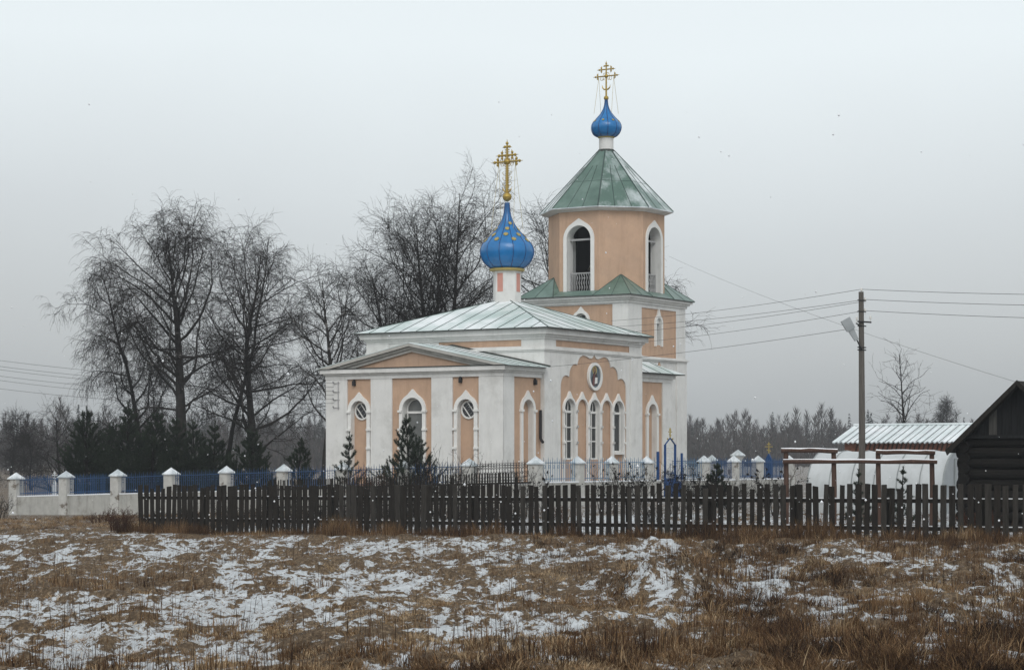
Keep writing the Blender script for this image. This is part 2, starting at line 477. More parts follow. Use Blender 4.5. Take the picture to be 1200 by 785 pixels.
def make_ground():
    xs = np.concatenate([-np.geomspace(640, 19, 26), np.arange(-18.6, 18.7, 0.08), np.geomspace(19, 640, 26)])
    ys = np.concatenate([np.array([-40, -15, 0, 8, 14, 18]), np.arange(20, 62, 0.09), np.arange(62, 76, 0.2), np.arange(76, 125, 0.9), np.geomspace(126, 780, 24)])
    X, Y = np.meshgrid(xs, ys)
    Z = gz(X, Y)
    gr = grassy(X, Y)
    fine = (np.abs(X) < 19) & (Y > 19) & (Y < 76)
    Z = Z + np.where(fine, gr * 0.04 + (fbm(X, Y * 0.7, 2.6, 4, 2.2) - 0.5) * 0.20, 0)
    v = np.stack([X.ravel(), Y.ravel(), Z.ravel()], 1)
    ny, nx = X.shape
    i = np.arange(ny - 1)[:, None] * nx + np.arange(nx - 1)[None, :]
    q = np.stack([i, i + 1, i + nx + 1, i + nx], -1).reshape(-1, 4)
    far = (Y > 76)
    op = np.where(far, np.where(X < -8, 0.30, 0.55), 1 - gr)
    o = np_mesh("ground", v, q, None, [ground_material()], None, {"open": op.ravel()}, smooth=True)
    o['kind'] = 'structure'
make_ground()

# ------------------------------------------------------------------ haze: grey winter air
def make_haze():
    mb = MB(); mb.box(-660, 660, -60, 800, -6, 34)
    m = bpy.data.materials.new("winter_air"); m.use_nodes = True
    nt = m.node_tree
    nt.nodes.remove(nt.nodes["Principled BSDF"])
    v = nt.nodes.new("ShaderNodeVolumePrincipled")
    v.inputs['Color'].default_value = (0.86, 0.9, 0.94, 1)
    v.inputs['Density'].default_value = 0.0004
    v.inputs['Anisotropy'].default_value = 0.1
    nt.links.new(v.outputs[0], nt.nodes["Material Output"].inputs['Volume'])
    o = mb.build("haze", m)
    o['kind'] = 'stuff'
make_haze()

# ------------------------------------------------------------------ church
TH = R(32)
CC = Vector((1.427, 95.0, 0))
def to_world(x, y, z=0.0):
    c, s = math.cos(TH), math.sin(TH)
    return Vector((CC.x + x * c + y * s, CC.y - x * s + y * c, z))
church = empty("orthodox_church", CC, -TH)
tag(church, "peach and white church with blue onion dome, pale metal roof and octagonal bell tower", "church", kind="thing")

def half_arch(c, hw, z0, zs, n=14):
    """opening outline: up the left leg, round the arch, down the right leg"""
    p = [(c - hw, z0)]
    for i in range(n + 1):
        t = math.pi - math.pi * i / n
        p.append((c + hw * math.cos(t), zs + hw * math.sin(t)))
    p.append((c + hw, z0))
    return p
def ogee_arch(c, hw, z0, zs, tip, n=40, spread=0.52):
    p = [(c - hw, z0)]
    for i in range(n + 1):
        t = math.pi - math.pi * i / n
        k = max(0.0, 1 - abs(t - math.pi / 2) / spread)
        r = hw + tip * k ** 2.0
        p.append((c + r * math.cos(t), zs + r * math.sin(t)))
    p.append((c + hw, z0))
    return p
def surround(F, c, ro, ri, z0, zs, tip, rings, parent, d0=0.0, proud=0.09, legw=None, m=None):
    mb = MB()
    mb.fband(F, ogee_arch(c, ro, z0, zs, tip), half_arch(c, ri, z0, zs, 40), d0 - 0.02, proud)
    for zr in rings:
        for sg in (-1, 1):
            a, b_ = sorted((c + sg * (ri + 0.012), c + sg * (ro + 0.05)))
            mb.fbox(F, a, b_, zr - 0.05, zr + 0.05, 0.0, proud + 0.06)
    return mb.build("window_surround", m or M['trim'], parent)

mats_wall = [M['plaster'], M['peach']]
E_APSE = Face((0, -3.13, 0), (1, 0, 0), (0, -1, 0))
S_APSE = Face((-0.2, 0, 0), (0, 1, 0), (1, 0, 0))
S_MAIN = Face((0, 0, 0), (0, 1, 0), (1, 0, 0))
E_MAIN = Face((0, 0, 0), (1, 0, 0), (0, -1, 0))

# --- apse with its gable
mb = MB(); mb.box(-9.51, -0.2, -3.13, 0.0, 0.05, 6.05, 1)
apse = mb.build("apse_wall", mats_wall, church)
NZ0, NZS = 1.0, 4.36
c = MB()
for cx in (-7.75, -2.05):
    c.fprism(E_APSE, half_arch(cx, 0.43, NZ0, NZS), 0.05, -0.20, 0, mfront=1, mback=0)
c.fprism(E_APSE, half_arch(-4.85, 0.53, NZ0 + 0.5, NZS), 0.05, -0.30, 0)
c.fprism(S_APSE, half_arch(-1.14, 0.43, NZ0, NZS), 0.05, -0.21, 0, mfront=1, mback=0)
cut(apse, c)
for cx, ro, ri in ((-7.75, 0.61, 0.43), (-2.05, 0.61, 0.43), (-4.85, 0.70, 0.53)):
    surround(E_APSE, cx, ro, ri, 0.95, NZS, 0.21, (4.30, 3.50, 2.68, 1.85), church)
surround(S_APSE, -1.14, 0.60, 0.43, 0.95, NZS, 0.23, (4.30,), church)

def disc(F, c, z, r, n=28):
    return [(c + r * math.cos(2 * math.pi * i / n), z + r * math.sin(2 * math.pi * i / n)) for i in range(n)]
def round_window(F, c, z, r, d):
    mb = MB()
    mb.fband(F, disc(F, c, z, r + 0.07) + disc(F, c, z, r + 0.07)[:1], disc(F, c, z, r) + disc(F, c, z, r)[:1], d, d + 0.06)
    t = R(52)
    for o_ in (-0.14, 0.14):                     # slanting white bars
        L = math.sqrt(r * r - o_ * o_)
        ux, uz = math.cos(t), -math.sin(t)
        px_, pz = -uz * o_, ux * o_
        w_ = 0.02
        q = []
        for sL, sW in ((-1, -1), (1, -1), (1, 1), (-1, 1)):
            q.append((c + px_ + ux * L * sL - uz * w_ * sW, z + pz + uz * L * sL + ux * w_ * sW))
        mb.fprism(F, q, d + 0.02, d + 0.05)
    f = mb.build("round_window", M['trim'], church)
    g = MB(); g.fprism(F, disc(F, c, z, r), d + 0.002, d + 0.02)
    g.build("glass", M['glass'], f)
    k = MB()
    for o_ in (-0.2, 0.0, 0.2):                  # thin dark iron lattice
        L = math.sqrt(r * r - o_ * o_)
        ux, uz = math.cos(R(38)), math.sin(R(38))
        k.tube([F(c - uz * o_ - ux * L, z + ux * o_ - uz * L, d + 0.035), F(c - uz * o_ + ux * L, z + ux * o_ + uz * L, d + 0.035)], 0.008, 4)
    k.build("grille", M['iron_grey'], f)
for cx in (-7.78, -2.08):
    round_window(E_APSE, cx + 0.05, 4.34, 0.335, -0.20)

def arched_window(F, c, hw, z0, zs, d, glass, mull=True, trans=(), name="window"):
    """white frame with glass set at depth d inside an opening"""
    mb = MB(); fw = 0.05
    mb.fband(F, half_arch(c, hw, z0, zs, 16), half_arch(c, hw - fw, z0 + fw, zs, 16), d, d + 0.07)
    mb.fbox(F, c - hw + fw, c + hw - fw, zs - 0.16, zs - 0.06, d + 0.01, d + 0.075)
    mb.fbox(F, c - hw, c + hw, z0 - 0.002, z0 + fw, d + 0.005, d + 0.072)
    if mull:
        mb.fbox(F, c - 0.02, c + 0.02, z0 + fw, zs - 0.16, d + 0.012, d + 0.065)
        for a in (-0.5, 0.5):
            mb.fbox(F, c + a * hw * 0.62 - 0.012, c + a * hw * 0.62 + 0.012, zs - 0.06, zs + hw * 0.72, d + 0.012, d + 0.05)
    for zt in trans:
        mb.fbox(F, c - hw + fw, c + hw - fw, zt - 0.025, zt + 0.025, d + 0.015, d + 0.06)
    f = mb.build(name, M['trim'], church)
    g = MB(); g.fprism(F, half_arch(c, hw - 0.02, z0 + 0.02, zs, 16), d + 0.003, d + 0.02)
    g.build("glass", glass, f)
    return f
arched_window(E_APSE, -4.85, 0.50, NZ0 + 0.52, NZS, -0.30, M['glass_grey'], False)

# white pilasters and entablature of the apse
def pilaster(F, a, b_, z0, z1, proud, name="pilaster"):
    mb = MB(); mb.fbox(F, a, b_, z0, z1, -0.02, proud)
    return mb.build(name, M['plaster'], church)
for a, b_ in ((-9.58, -8.40), (-7.10, -5.95), (-3.84, -2.74), (-1.38, -0.13)):
    pilaster(E_APSE, a, b_, 0.05, 5.78, 0.07)
pilaster(S_APSE, -3.198, -2.30, 0.05, 5.78, 0.07)
def ring_box(mb, x0, x1, y0, y1, z0, z1, p):
    mb.box(x0 - p, x1 + p, y0 - p, y1 + p if y1 is not None else 0, z0, z1)
mb = MB()
def apse_ring(p, z0, z1): mb.box(-9.51 - p, -0.2 + p, -3.13 - p, -0.003, z0, z1)
apse_ring(0.09, 5.76, 5.94); apse_ring(0.16, 5.94, 6.02); apse_ring(0.27, 6.02, 6.20)
mb.build("apse_cornice", M['plaster'], church)
mb = MB(); mb.box(-9.80, 0.10, -3.425, -0.004, 6.202, 6.245)
mb.build("cornice_flashing", M['flash'], church)
# gable: tympanum, raking mouldings, roof
GX, GZ = -4.86, 7.30
EX0, EX1 = -9.93, 0.31
mb = MB()
ty = Face((0, -3.16, 0), (1, 0, 0), (0, -1, 0))
mb.fprism(ty, [(-9.3, 6.222), (-0.4, 6.222), (GX, 7.14)], -3.10, 0.0)
mb.build("gable", M['peach'], church)
def raking(d0, d1, t0, t1, m, name):
    """moulding that follows both slopes, between t0 and t1 below the roof line"""
    mb = MB()
    for ex in (EX0, EX1):
        sg = 1 if ex > GX else -1
        sl = (GZ - 6.235) / abs(ex - GX)
        e = ex - sg * 0.02
        pts = [(GX, GZ - t0), (e, 6.235 + 0.02 * sl - min(t0, 0.012)), (e, 6.2352 + 0.02 * sl - min(t1, 0.013)), (GX, GZ - t1)]
        xi = GX + sg * (abs(ex - GX) - t1 / sl)
        if t1 > 0.03:
            pts = [(GX, GZ - t0), (GX + sg * (abs(ex - GX) - t0 / sl), 6.235), (xi, 6.235), (GX, GZ - t1)]
        mb.fprism(ty, pts, d0, d1)
    return mb.build(name, m, church)
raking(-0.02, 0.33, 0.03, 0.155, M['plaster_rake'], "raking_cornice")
raking(-0.02, 0.20, 0.157, 0.27, M['plaster_old_shaded'], "raking_moulding")  # darker plaster paints the shade beneath the raking cornice
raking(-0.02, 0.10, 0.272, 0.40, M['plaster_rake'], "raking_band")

def roof_face(mb, seams, P, nseam, rib=0.02, lift=0.014, skip_edge=True):
    """a polygon roof pitch given as eave A, eave B, then upper points; seams climb square to the eave"""
    A, B = Vector(P[0]), Vector(P[1])
    up = [Vector(p) for p in P[2:]]
    mb.add(P, [tuple(range(len(P)))])
    e = (B - A).normalized()
    nrm = e.cross(up[0] - A).normalized()
    if nrm.z < 0: nrm = -nrm
    u = nrm.cross(e)
    if u.z < 0: u = -u
    poly = [((Vector(p) - A).dot(e), (Vector(p) - A).dot(u)) for p in P]
    L = (B - A).length
    for k in range(1, nseam):
        t = L * k / nseam
        ys = []
        for i in range(len(poly)):
            (x0, y0), (x1, y1) = poly[i], poly[(i + 1) % len(poly)]
            if (x0 - t) * (x1 - t) < 0:
                ys.append(y0 + (y1 - y0) * (t - x0) / (x1 - x0))
        if len(ys) < 2: continue
        h = max(ys)
        if h < 0.15: continue
        a = A + e * t + u * 0.0; b_ = A + e * t + u * h
        v = []
        for q in (a, b_):
            for sx, sz in ((-1, -0.01), (1, -0.01), (1, 1), (-1, 1)):
                v.append(q + e * rib * sx + nrm * lift * sz)
        seams.add(v, [(0, 1, 5, 4), (1, 2, 6, 5), (2, 3, 7, 6), (3, 0, 4, 7), (0, 3, 2, 1), (4, 5, 6, 7)])
mb = MB(); sm = MB()
yb = -0.005; yf = -3.50
roof_face(mb, sm, [(EX1, yf, 6.235), (EX1, yb, 6.235), (GX, yb, GZ), (GX, yf, GZ)], 4)
roof_face(mb, sm, [(EX0, yb, 6.235), (EX0, yf, 6.235), (GX, yf, GZ), (GX, yb, GZ)], 4)
mb.add([(EX1, yf, 6.205), (EX1, yb, 6.205), (GX, yb, GZ - 0.03), (GX, yf, GZ - 0.03), (EX0, yf, 6.205), (EX0, yb, 6.205)], [(0, 1, 2, 3), (3, 2, 5, 4)])
mb.add([(EX1, yf, 6.235), (GX, yf, GZ), (EX0, yf, 6.235), (EX0, yf, 6.205), (GX, yf, GZ - 0.03), (EX1, yf, 6.205)], [(0, 1, 4, 5), (1, 2, 3, 4)])
mb.add([(EX1, yf, 6.235), (EX1, yb, 6.235), (EX1, yb, 6.205), (EX1, yf, 6.205)], [(0, 1, 2, 3)])
ar = mb.build("apse_roof", M['roof_pale'], church)
sm.build("standing_seam", M['seam'], ar)
mb = MB()
mb.tube([(EX1, yb - 0.02, 6.265), (GX, yb - 0.02, GZ + 0.03), (EX0, yb - 0.02, 6.265)], 0.05, 6)
mb.build("roof_flashing", M['flash'], ar)

# wall fittings of the apse: insulator bracket, spotlights, hanging drain pipe
mb = MB()
for z in (5.60, 5.20, 4.85, 4.50):
    mb.tube([E_APSE(-9.05, z, 0.07), E_APSE(-9.05, z, 0.20), E_APSE(-9.05, z + 0.03, 0.24)], 0.018, 5)
    mb.ball(E_APSE(-9.05, z + 0.05, 0.24), 0.05, 0, 6)
    mb.tube([E_APSE(-9.15, z, 0.10), E_APSE(-8.80, z, 0.10)], 0.014, 4)
mb.tube([E_APSE(-8.87, 4.42, 0.10), E_APSE(-8.87, 5.68, 0.10)], 0.022, 5)
mb.build("insulator_bracket", M['iron_grey'], church)
for F, s_, z in ((E_APSE, -8.02, 5.57), (E_APSE, -2.32, 5.61), (S_APSE, -0.55, 5.55)):
    mb = MB(); mb.fbox(F, s_ - 0.06, s_ + 0.06, z - 0.11, z + 0.11, -0.01, 0.14)
    mb.fbox(F, s_ - 0.03, s_ + 0.03, z + 0.11, z + 0.17, 0.02, 0.1)
    mb.build("wall_spotlight", M['iron'], church)
mb = MB(); mb.tube([S_APSE(-0.16, 4.35, 0.10), S_APSE(-0.16, 3.10, 0.10), S_APSE(-0.24, 2.98, 0.22), S_APSE(-0.3, 2.94, 0.3)], 0.065, 8)
mb.build("drainpipe", M['iron'], church)

# --- main block
W, L = 9.56, 8.85
mb = MB(); mb.box(-W, 0, 0, L, 0.05, 7.95, 0)
main = mb.build("main_wall", mats_wall, church)
S0 = 4.415
def scallop():
    half = [(3.02, 0.9), (3.02, 5.35), (3.0, 5.55), (2.93, 5.72), (2.80, 5.86), (2.62, 5.93), (2.42, 5.93), (2.26, 5.88),
            (2.23, 6.08), (2.15, 6.25), (2.02, 6.38), (1.85, 6.46), (1.68, 6.47), (1.54, 6.43),
            (1.49, 6.58), (1.39, 6.72), (1.25, 6.82), (1.05, 6.88), (0.85, 6.88), (0.62, 6.83), (0.40, 6.77),
            (0.22, 6.78), (0.10, 6.86), (0.0, 7.0)]
    return [(S0 + a, z) for a, z in half] + [(S0 - a, z) for a, z in reversed(half[:-1])]
c = MB(); c.fprism(S_MAIN, scallop(), 0.05, -0.05, 0, mback=1, mfront=1)
# recessed peach frieze panels
c.fbox(S_MAIN, 0.99, 7.70, 7.19, 7.47, -0.04, 0.05, 1)
c.fbox(E_MAIN, -5.6, -1.2, 7.19, 7.47, -0.04, 0.05, 1)
cut(main, c)
BAYS = [S0 + 1.12 * k for k in (-2, -1, 0, 1, 2)]
ZS = 4.43
c = MB()
for k, s_ in enumerate(BAYS):
    if k in (0, 2): c.fprism(S_MAIN, half_arch(s_, 0.465, 2.18, ZS), 0.02, -0.21, 0)
    elif k == 4: c.fprism(S_MAIN, half_arch(s_, 0.465, 2.52, ZS), 0.02, -0.21, 0)
    else: c.fprism(S_MAIN, half_arch(s_, 0.465, 1.0, ZS), 0.02, -0.10, 1)
cut(main, c)
for k, s_ in enumerate(BAYS):
    surround(S_MAIN, s_, 0.558, 0.465, 1.0, ZS, 0.25, (4.36, 3.66, 2.94, 2.2), church, d0=-0.05, proud=0.05)
    if k in (0, 2): arched_window(S_MAIN, s_, 0.46, 2.185, ZS, -0.21, M['glass'], True, (3.62, 3.0))
    if k == 4:
        arched_window(S_MAIN, s_, 0.46, 2.525, ZS, -0.21, M['glass'], False)
        mb = MB(); mb.fbox(S_MAIN, s_ - 0.42, s_ + 0.42, 2.40, 2.515, -0.06, 0.12); mb.build("window_sill", M['trim'], church)
# the round icon
ic = MB(); IZ = 5.96; IS = S0 + 0.02
ic.fband(S_MAIN, disc(0, IS, IZ, 0.64) + disc(0, IS, IZ, 0.64)[:1], disc(0, IS, IZ, 0.51) + disc(0, IS, IZ, 0.51)[:1], -0.04, 0.07, 0)
icon = ic.build("icon_frame", M['trim'], church)
ic = MB()
ic.fprism(S_MAIN, disc(0, IS, IZ, 0.51), -0.04, 0.012, 0)
def ell(c_, z_, rx, rz, n=18): return [(c_ + rx * math.cos(2 * math.pi * i / n), z_ + rz * math.sin(2 * math.pi * i / n)) for i in range(n)]
ic.fprism(S_MAIN, [(IS - 0.30, 5.57), (IS + 0.22, 5.53), (IS + 0.30, 5.85), (IS + 0.17, 6.12), (IS - 0.12, 6.14), (IS - 0.27, 5.9)], 0.012, 0.016, 1)
ic.fprism(S_MAIN, [(IS - 0.22, 5.56), (IS - 0.05, 5.51), (IS + 0.02, 6.1), (IS - 0.1, 6.12)], 0.016, 0.019, 2)
ic.fprism(S_MAIN, ell(IS - 0.02, 6.26, 0.20, 0.20), 0.012, 0.018, 3)
ic.fprism(S_MAIN, ell(IS - 0.02, 6.24, 0.115, 0.15), 0.018, 0.021, 1)
ic.fprism(S_MAIN, ell(IS - 0.02, 6.26, 0.075, 0.10), 0.021, 0.024, 4)
ic.fprism(S_MAIN, [(IS - 0.02, 5.62), (IS + 0.22, 5.66), (IS + 0.24, 5.93), (IS + 0.02, 5.92)], 0.019, 0.022, 5)
ic.build("icon_painting", [M['icon_bg'], M['icon_dark'], M['icon_robe'], M['gold_flat'], M['icon_face'], M['trim']], icon)

pilaster(S_MAIN, 7.76, L + 0.05, 0.05, 6.95, 0.055)
pilaster(E_MAIN, -W - 0.05, -8.36, 6.0, 7.5, 0.05)
mb = MB()
def main_ring(p, z0, z1): mb.box(-W - p, p, -p, L + p, z0, z1)
main_ring(0.045, 6.955, 7.02); main_ring(0.09, 7.02, 7.10); main_ring(0.045, 7.10, 7.165)
main_ring(0.06, 7.50, 7.60); main_ring(0.14, 7.60, 7.70); main_ring(0.27, 7.70, 7.94)
mb.build("main_cornice", M['plaster'], church)
# hipped roof with standing seams
OH = 0.46; EZ = 7.99
DX, DY, APZ = -4.72, 4.43, 9.72
e00, e10, e11, e01 = (-W - OH, -OH, EZ), (OH, -OH, EZ), (OH, L + OH, EZ), (-W - OH, L + OH, EZ)
ap = (DX, DY, APZ)
mb = MB(); sm = MB()
for a, b_, n_ in ((e00, e10, 12), (e10, e11, 8), (e11, e01, 12), (e01, e00, 8)):
    roof_face(mb, sm, [a, b_, ap], n_)
    sm.tube([Vector(a), Vector(ap)], 0.026, 5)
lo = [(p[0], p[1], EZ - 0.05) for p in (e00, e10, e11, e01)]
mb.add([e00, e10, e11, e01] + lo, [(0, 1, 5, 4), (1, 2, 6, 5), (2, 3, 7, 6), (3, 0, 4, 7), (4, 5, 6, 7)], 1)
mr = mb.build("main_roof", [M['roof_pale'], M['flash']], church)
sm.build("standing_seam", M['seam'], mr)

# --- small drum and onion dome on the main roof
mb = MB(); mb.lathe([(0.66, 9.35), (0.66, 10.98)], 8, (DX, DY), 0, R(22.5))
drum = mb.build("dome_drum", M['plaster'], church)
for k in range(4):
    a = R(90 * k)
    N = Vector((math.cos(a), math.sin(a), 0)); S = Vector((-N.y, N.x, 0))
    F = Face(Vector((DX, DY, 0)) + N * 0.66 * math.cos(R(22.5)), S, N)
    mb = MB(); mb.fbox(F, -0.15, 0.15, 10.0, 10.86, -0.02, 0.012)
    mb.build("pink_panel", M['pink'], drum)

def onion(name, prof, c_, nribs, parent, starrows=()):
    z0, z1 = prof[0][1], prof[-1][1]
    # smooth the profile by Catmull-Rom
    pts = [prof[0]] + list(prof) + [prof[-1]]
    sp_ = []
    for i in range(1, len(pts) - 2):
        for k in range(5):
            t = k / 5
            q = []
            for d in (0, 1):
                p0, p1, p2, p3 = (pts[i + j][d] for j in (-1, 0, 1, 2))
                q.append(0.5 * (2 * p1 + (p2 - p0) * t + (2 * p0 - 5 * p1 + 4 * p2 - p3) * t * t + (3 * p1 - p0 - 3 * p2 + p3) * t ** 3))
            sp_.append((max(q[0], 0.02), q[1]))
    sp_.append(prof[-1])
    mb = MB(); mb.lathe(sp_, 48, c_)
    o = mb.build(name, M['blue_dome'], parent, smooth=True)
    rb = MB()
    for k in range(nribs):
        a = 2 * math.pi * (k + 0.5) / nribs
        rb.tube([(c_[0] + (r + 0.004) * math.cos(a), c_[1] + (r + 0.004) * math.sin(a), z) for r, z in sp_], 0.016, 4)
    rb.build("dome_seam", M['dome_seam'], o)
    def rad(z):
        for (r0, za), (r1, zb) in zip(sp_[:-1], sp_[1:]):
            if (za - z) * (zb - z) <= 0 and zb > za:
                return r0 + (r1 - r0) * (z - za) / (zb - za), (r1 - r0) / (zb - za)
        return 0.1, 0
    for z, num, size, ph in starrows:
        r, sl = rad(z)
        for k in range(num):
            a = 2 * math.pi * (k + ph) / num
            N = Vector((math.cos(a), math.sin(a), -sl)).normalized()
            S = Vector((-math.sin(a), math.cos(a), 0)); U = N.cross(S) * -1
            if U.z < 0: U = -U
            P = Vector((c_[0] + r * math.cos(a), c_[1] + r * math.sin(a), z))
            mb = MB(); poly = []
            for j in range(16):
                q = size if j % 2 == 0 else size * 0.62
                t = 2 * math.pi * j / 16
                poly.append((q * math.cos(t), q * math.sin(t)))
            v = [P + S * a_ + U * b_ + N * 0.004 for a_, b_ in poly] + [P + S * a_ + U * b_ + N * 0.03 for a_, b_ in poly]
            fs = [tuple(range(15, -1, -1)), tuple(range(16, 32))] + [(i, (i + 1) % 16, 16 + (i + 1) % 16, 16 + i) for i in range(16)]
            mb.add(v, fs); mb.build("star", M['gold_flat'], o)
    return o
def cross(c_, zb, zt, arm_z, arm, up_z, up_arm, ball_z, ball_r, parent, thick, fancy, guy_r, guy_z):
    """gilt openwork cross on a ball, its arms across the church, stayed with thin chains"""
    x, y = c_
    mb = MB()
    mb.ball((x, y, ball_z), ball_r, 0, 14)
    P = lambda a, z: (x + a, y, z)
    mb.tube([P(0, ball_z), P(0, zt - 0.12)], [thick * 1.1, thick * 0.8], 8)
    def trefoil(a, z, dx, dz):
        r = thick * 1.25
        mb.ball(P(a, z), r, 0, 8)
        mb.ball(P(a + dx * r * 2.1, z + dz * r * 2.1), r * 0.95, 0, 8)
        for s_ in (-1, 1):
            mb.ball(P(a + dz * s_ * r * 1.7, z + dx * s_ * r * 1.7), r * 0.85, 0, 8)
            mb.tube([P(a + dz * s_ * r * 1.7, z + dx * s_ * r * 1.7), P(a + dz * s_ * r * 3.4 - dx * r * 0.5, z + dx * s_ * r * 3.4 - dz * r * 0.5)], [r * 0.5, 0.006], 5)
        mb.tube([P(a, z), P(a + dx * r * 4.6, z + dz * r * 4.6)], [r * 0.6, 0.008], 5)
    for zz, aa in ((arm_z, arm), (up_z, up_arm)):
        mb.tube([P(-aa, zz), P(aa, zz)], thick * 0.75, 8)
        trefoil(-aa, zz, -1, 0); trefoil(aa, zz, 1, 0)
    trefoil(0, zt - 0.18, 0, 1)
    mb.ball(P(0, arm_z), thick * 2.3, 0, 12)
    if fancy:                                        # beaded edges of the openwork
        zz = ball_z + ball_r + 0.12
        while zz < zt - 0.3:
            for s_ in (-1, 1): mb.ball(P(s_ * thick * 1.55, zz), 0.032, 0, 6)
            zz += 0.11
        q = 0.16
        while q < arm:
            for s_ in (-1, 1):
                for t_ in (-1, 1): mb.ball(P(s_ * q, arm_z + t_ * thick * 1.35), 0.03, 0, 6)
            q += 0.10
    for s_ in (-1, 1):                               # scrolls in the corners
        for q in (0.35, 0.62):
            mb.tube([P(s_ * arm * q, arm_z - thick), P(s_ * arm * q * 1.05, arm_z - 0.12 - 0.1 * q), P(s_ * arm * q * 0.7, arm_z - 0.2), P(s_ * arm * q * 0.5, arm_z - 0.12)], 0.016, 5)
        mb.tube([P(s_ * thick, arm_z + 0.16), P(s_ * arm * 0.3, arm_z + 0.14), P(s_ * arm * 0.36, arm_z + 0.05)], 0.016, 5)
        if fancy:
            for zz in (0.30, 0.45, 0.60):
                zc = ball_z + (arm_z - ball_z) * zz
                mb.tube([P(s_ * thick, zc), P(s_ * 0.2, zc + 0.06), P(s_ * 0.26, zc + 0.16), P(s_ * 0.18, zc + 0.2)], 0.015, 5)
        zc = ball_z + (arm_z - ball_z) * (0.16 if fancy else 0.42)
        mb.tube([P(0, zc - 0.04), P(s_ * 0.12, zc - 0.02), P(s_ * 0.21, zc + 0.07), P(s_ * 0.235, zc + 0.2)], [0.04, 0.04, 0.03, 0.01], 6)
    o = mb.build("cross", M['gold'], parent)
    g = MB()
    for s_ in (-1, 1):
        for a in (-1, 1):
            t = math.atan2(a * 0.7, s_)
            g.tube([P(s_ * arm * 0.86, arm_z - 0.05), (x + guy_r * math.cos(t), y + guy_r * math.sin(t), guy_z)], 0.009, 4)
    g.build("stay_chains", M['gold_flat'], o)
    return o
mb = MB(); mb.lathe([(0.68, 10.97), (0.82, 11.0), (0.82, 11.09), (0.70, 11.12)], 40, (DX, DY))
dome = onion("onion_dome", [(0.72, 11.10), (0.94, 11.24), (1.15, 11.46), (1.28, 11.84), (1.21, 12.18), (0.98, 12.46), (0.73, 12.72), (0.50, 12.98), (0.33, 13.24), (0.215, 13.50), (0.145, 13.78), (0.105, 14.2)],
             (DX, DY), 12, church, ((12.40, 8, 0.135, 0.1), (12.64, 8, 0.135, 0.62), (12.93, 5, 0.12, 0.2), (13.2, 3, 0.10, 0.7)))
mb.build("gold_band", M['gold_flat'], dome)
cross((DX, DY), 14.3, 17.0, 16.12, 0.52, 16.42, 0.28, 14.47, 0.215, church, 0.062, True, 0.75, 12.95)

# --- link between main block and tower, with a lean-to roof
AX0, AX1, AY1 = -8.6, -0.75, 13.3
mb = MB(); mb.box(AX0, AX1, L + 0.002, AY1, 0.05, 6.10, 1)
an = mb.build("vestibule_wall", mats_wall, church)
S_AN = Face((AX1, 0, 0), (0, 1, 0), (1, 0, 0))
c = MB(); c.fprism(S_AN, half_arch(11.30, 0.42, 1.0, NZS + 0.08), 0.05, -0.21, 0, mfront=1, mback=0); cut(an, c)
surround(S_AN, 11.30, 0.60, 0.42, 0.95, NZS + 0.08, 0.25, (4.36,), church)
pilaster(S_AN, 12.36, AY1 + 0.06, 0.05, 5.95, 0.06)
mb = MB()
for p, z0, z1 in ((0.075, 5.92, 6.12), (0.18, 6.12, 6.3)):
    mb.box(AX0 - p, AX1 + p, L + 0.004, AY1 + p, z0, z1)
mb.build("vestibule_cornice", M['plaster'], church)
mb = MB(); sm = MB()
lx, ly = AX1 + 0.42, AY1 + 0.75
roof_face(mb, sm, [(lx, L + 0.06, 6.36), (lx, ly, 6.36), (-1.7, AY1 - 0.6, 6.98), (-1.7, L + 0.06, 6.98)], 4)
roof_face(mb, sm, [(lx, ly, 6.36), (AX0 - 0.4, ly, 6.36), (-7.5, AY1 - 0.6, 6.98), (-1.7, AY1 - 0.6, 6.98)], 8)
mb.add([(lx, L + 0.06, 6.36), (lx, ly, 6.36), (AX0 - 0.4, ly, 6.36), (lx, L + 0.06, 6.31), (lx, ly, 6.31), (AX0 - 0.4, ly, 6.31), (AX0 - 0.4, L + 0.06, 6.31), (AX0 - 0.4, L + 0.06, 6.36)],
       [(0, 1, 4, 3), (1, 2, 5, 4), (3, 4, 5, 6)], 1)
vr = mb.build("vestibule_roof", [M['roof_pale'], M['flash']], church)
sm.build("standing_seam", M['seam'], vr)

# --- bell tower: square storeys
TX0, TX1, TY0, TY1 = -7.55, -1.75, 10.76, 16.80
TCX, TCY = -4.67, 13.77
S_T = Face((TX1, 0, 0), (0, 1, 0), (1, 0, 0))
E_T = Face((0, TY0, 0), (1, 0, 0), (0, -1, 0))
mb = MB(); mb.box(TX0, TX1, TY0, TY1, 0.05, 9.9, 0)
tw = mb.build("tower_wall", mats_wall, church)
c = MB()
c.fbox(S_T, 12.15, 15.76, 7.26, 9.64, -0.05, 0.05, 1)
c.fbox(E_T, -6.9, -2.62, 7.26, 9.76, -0.05, 0.05, 1)
cut(tw, c)
c = MB()
c.fprism(S_T, half_arch(13.93, 0.27, 7.86, 8.98), 0.02, -0.32, 0)
c.fprism(E_T, half_arch(-4.40, 0.36, 7.9, 9.0), 0.02, -0.32, 0)
cut(tw, c)
surround(S_T, 13.93, 0.40, 0.27, 7.80, 8.95, 0.33, (), church, d0=-0.05, proud=0.04)
surround(E_T, -4.40, 0.50, 0.36, 7.8, 9.0, 0.2, (), church, d0=-0.05, proud=0.04)
mb = MB(); mb.fprism(S_T, half_arch(13.93, 0.26, 8.93, 8.98), -0.2, -0.1); mb.build("window_head", M['trim'], church)
mb = MB(); mb.fbox(S_T, 13.67, 14.19, 7.87, 8.93, -0.31, -0.27); mb.build("louvre_panel", M['glass_grey'], church)
arched_window(E_T, -4.40, 0.35, 7.9, 9.0, -0.31, M['glass'], True)
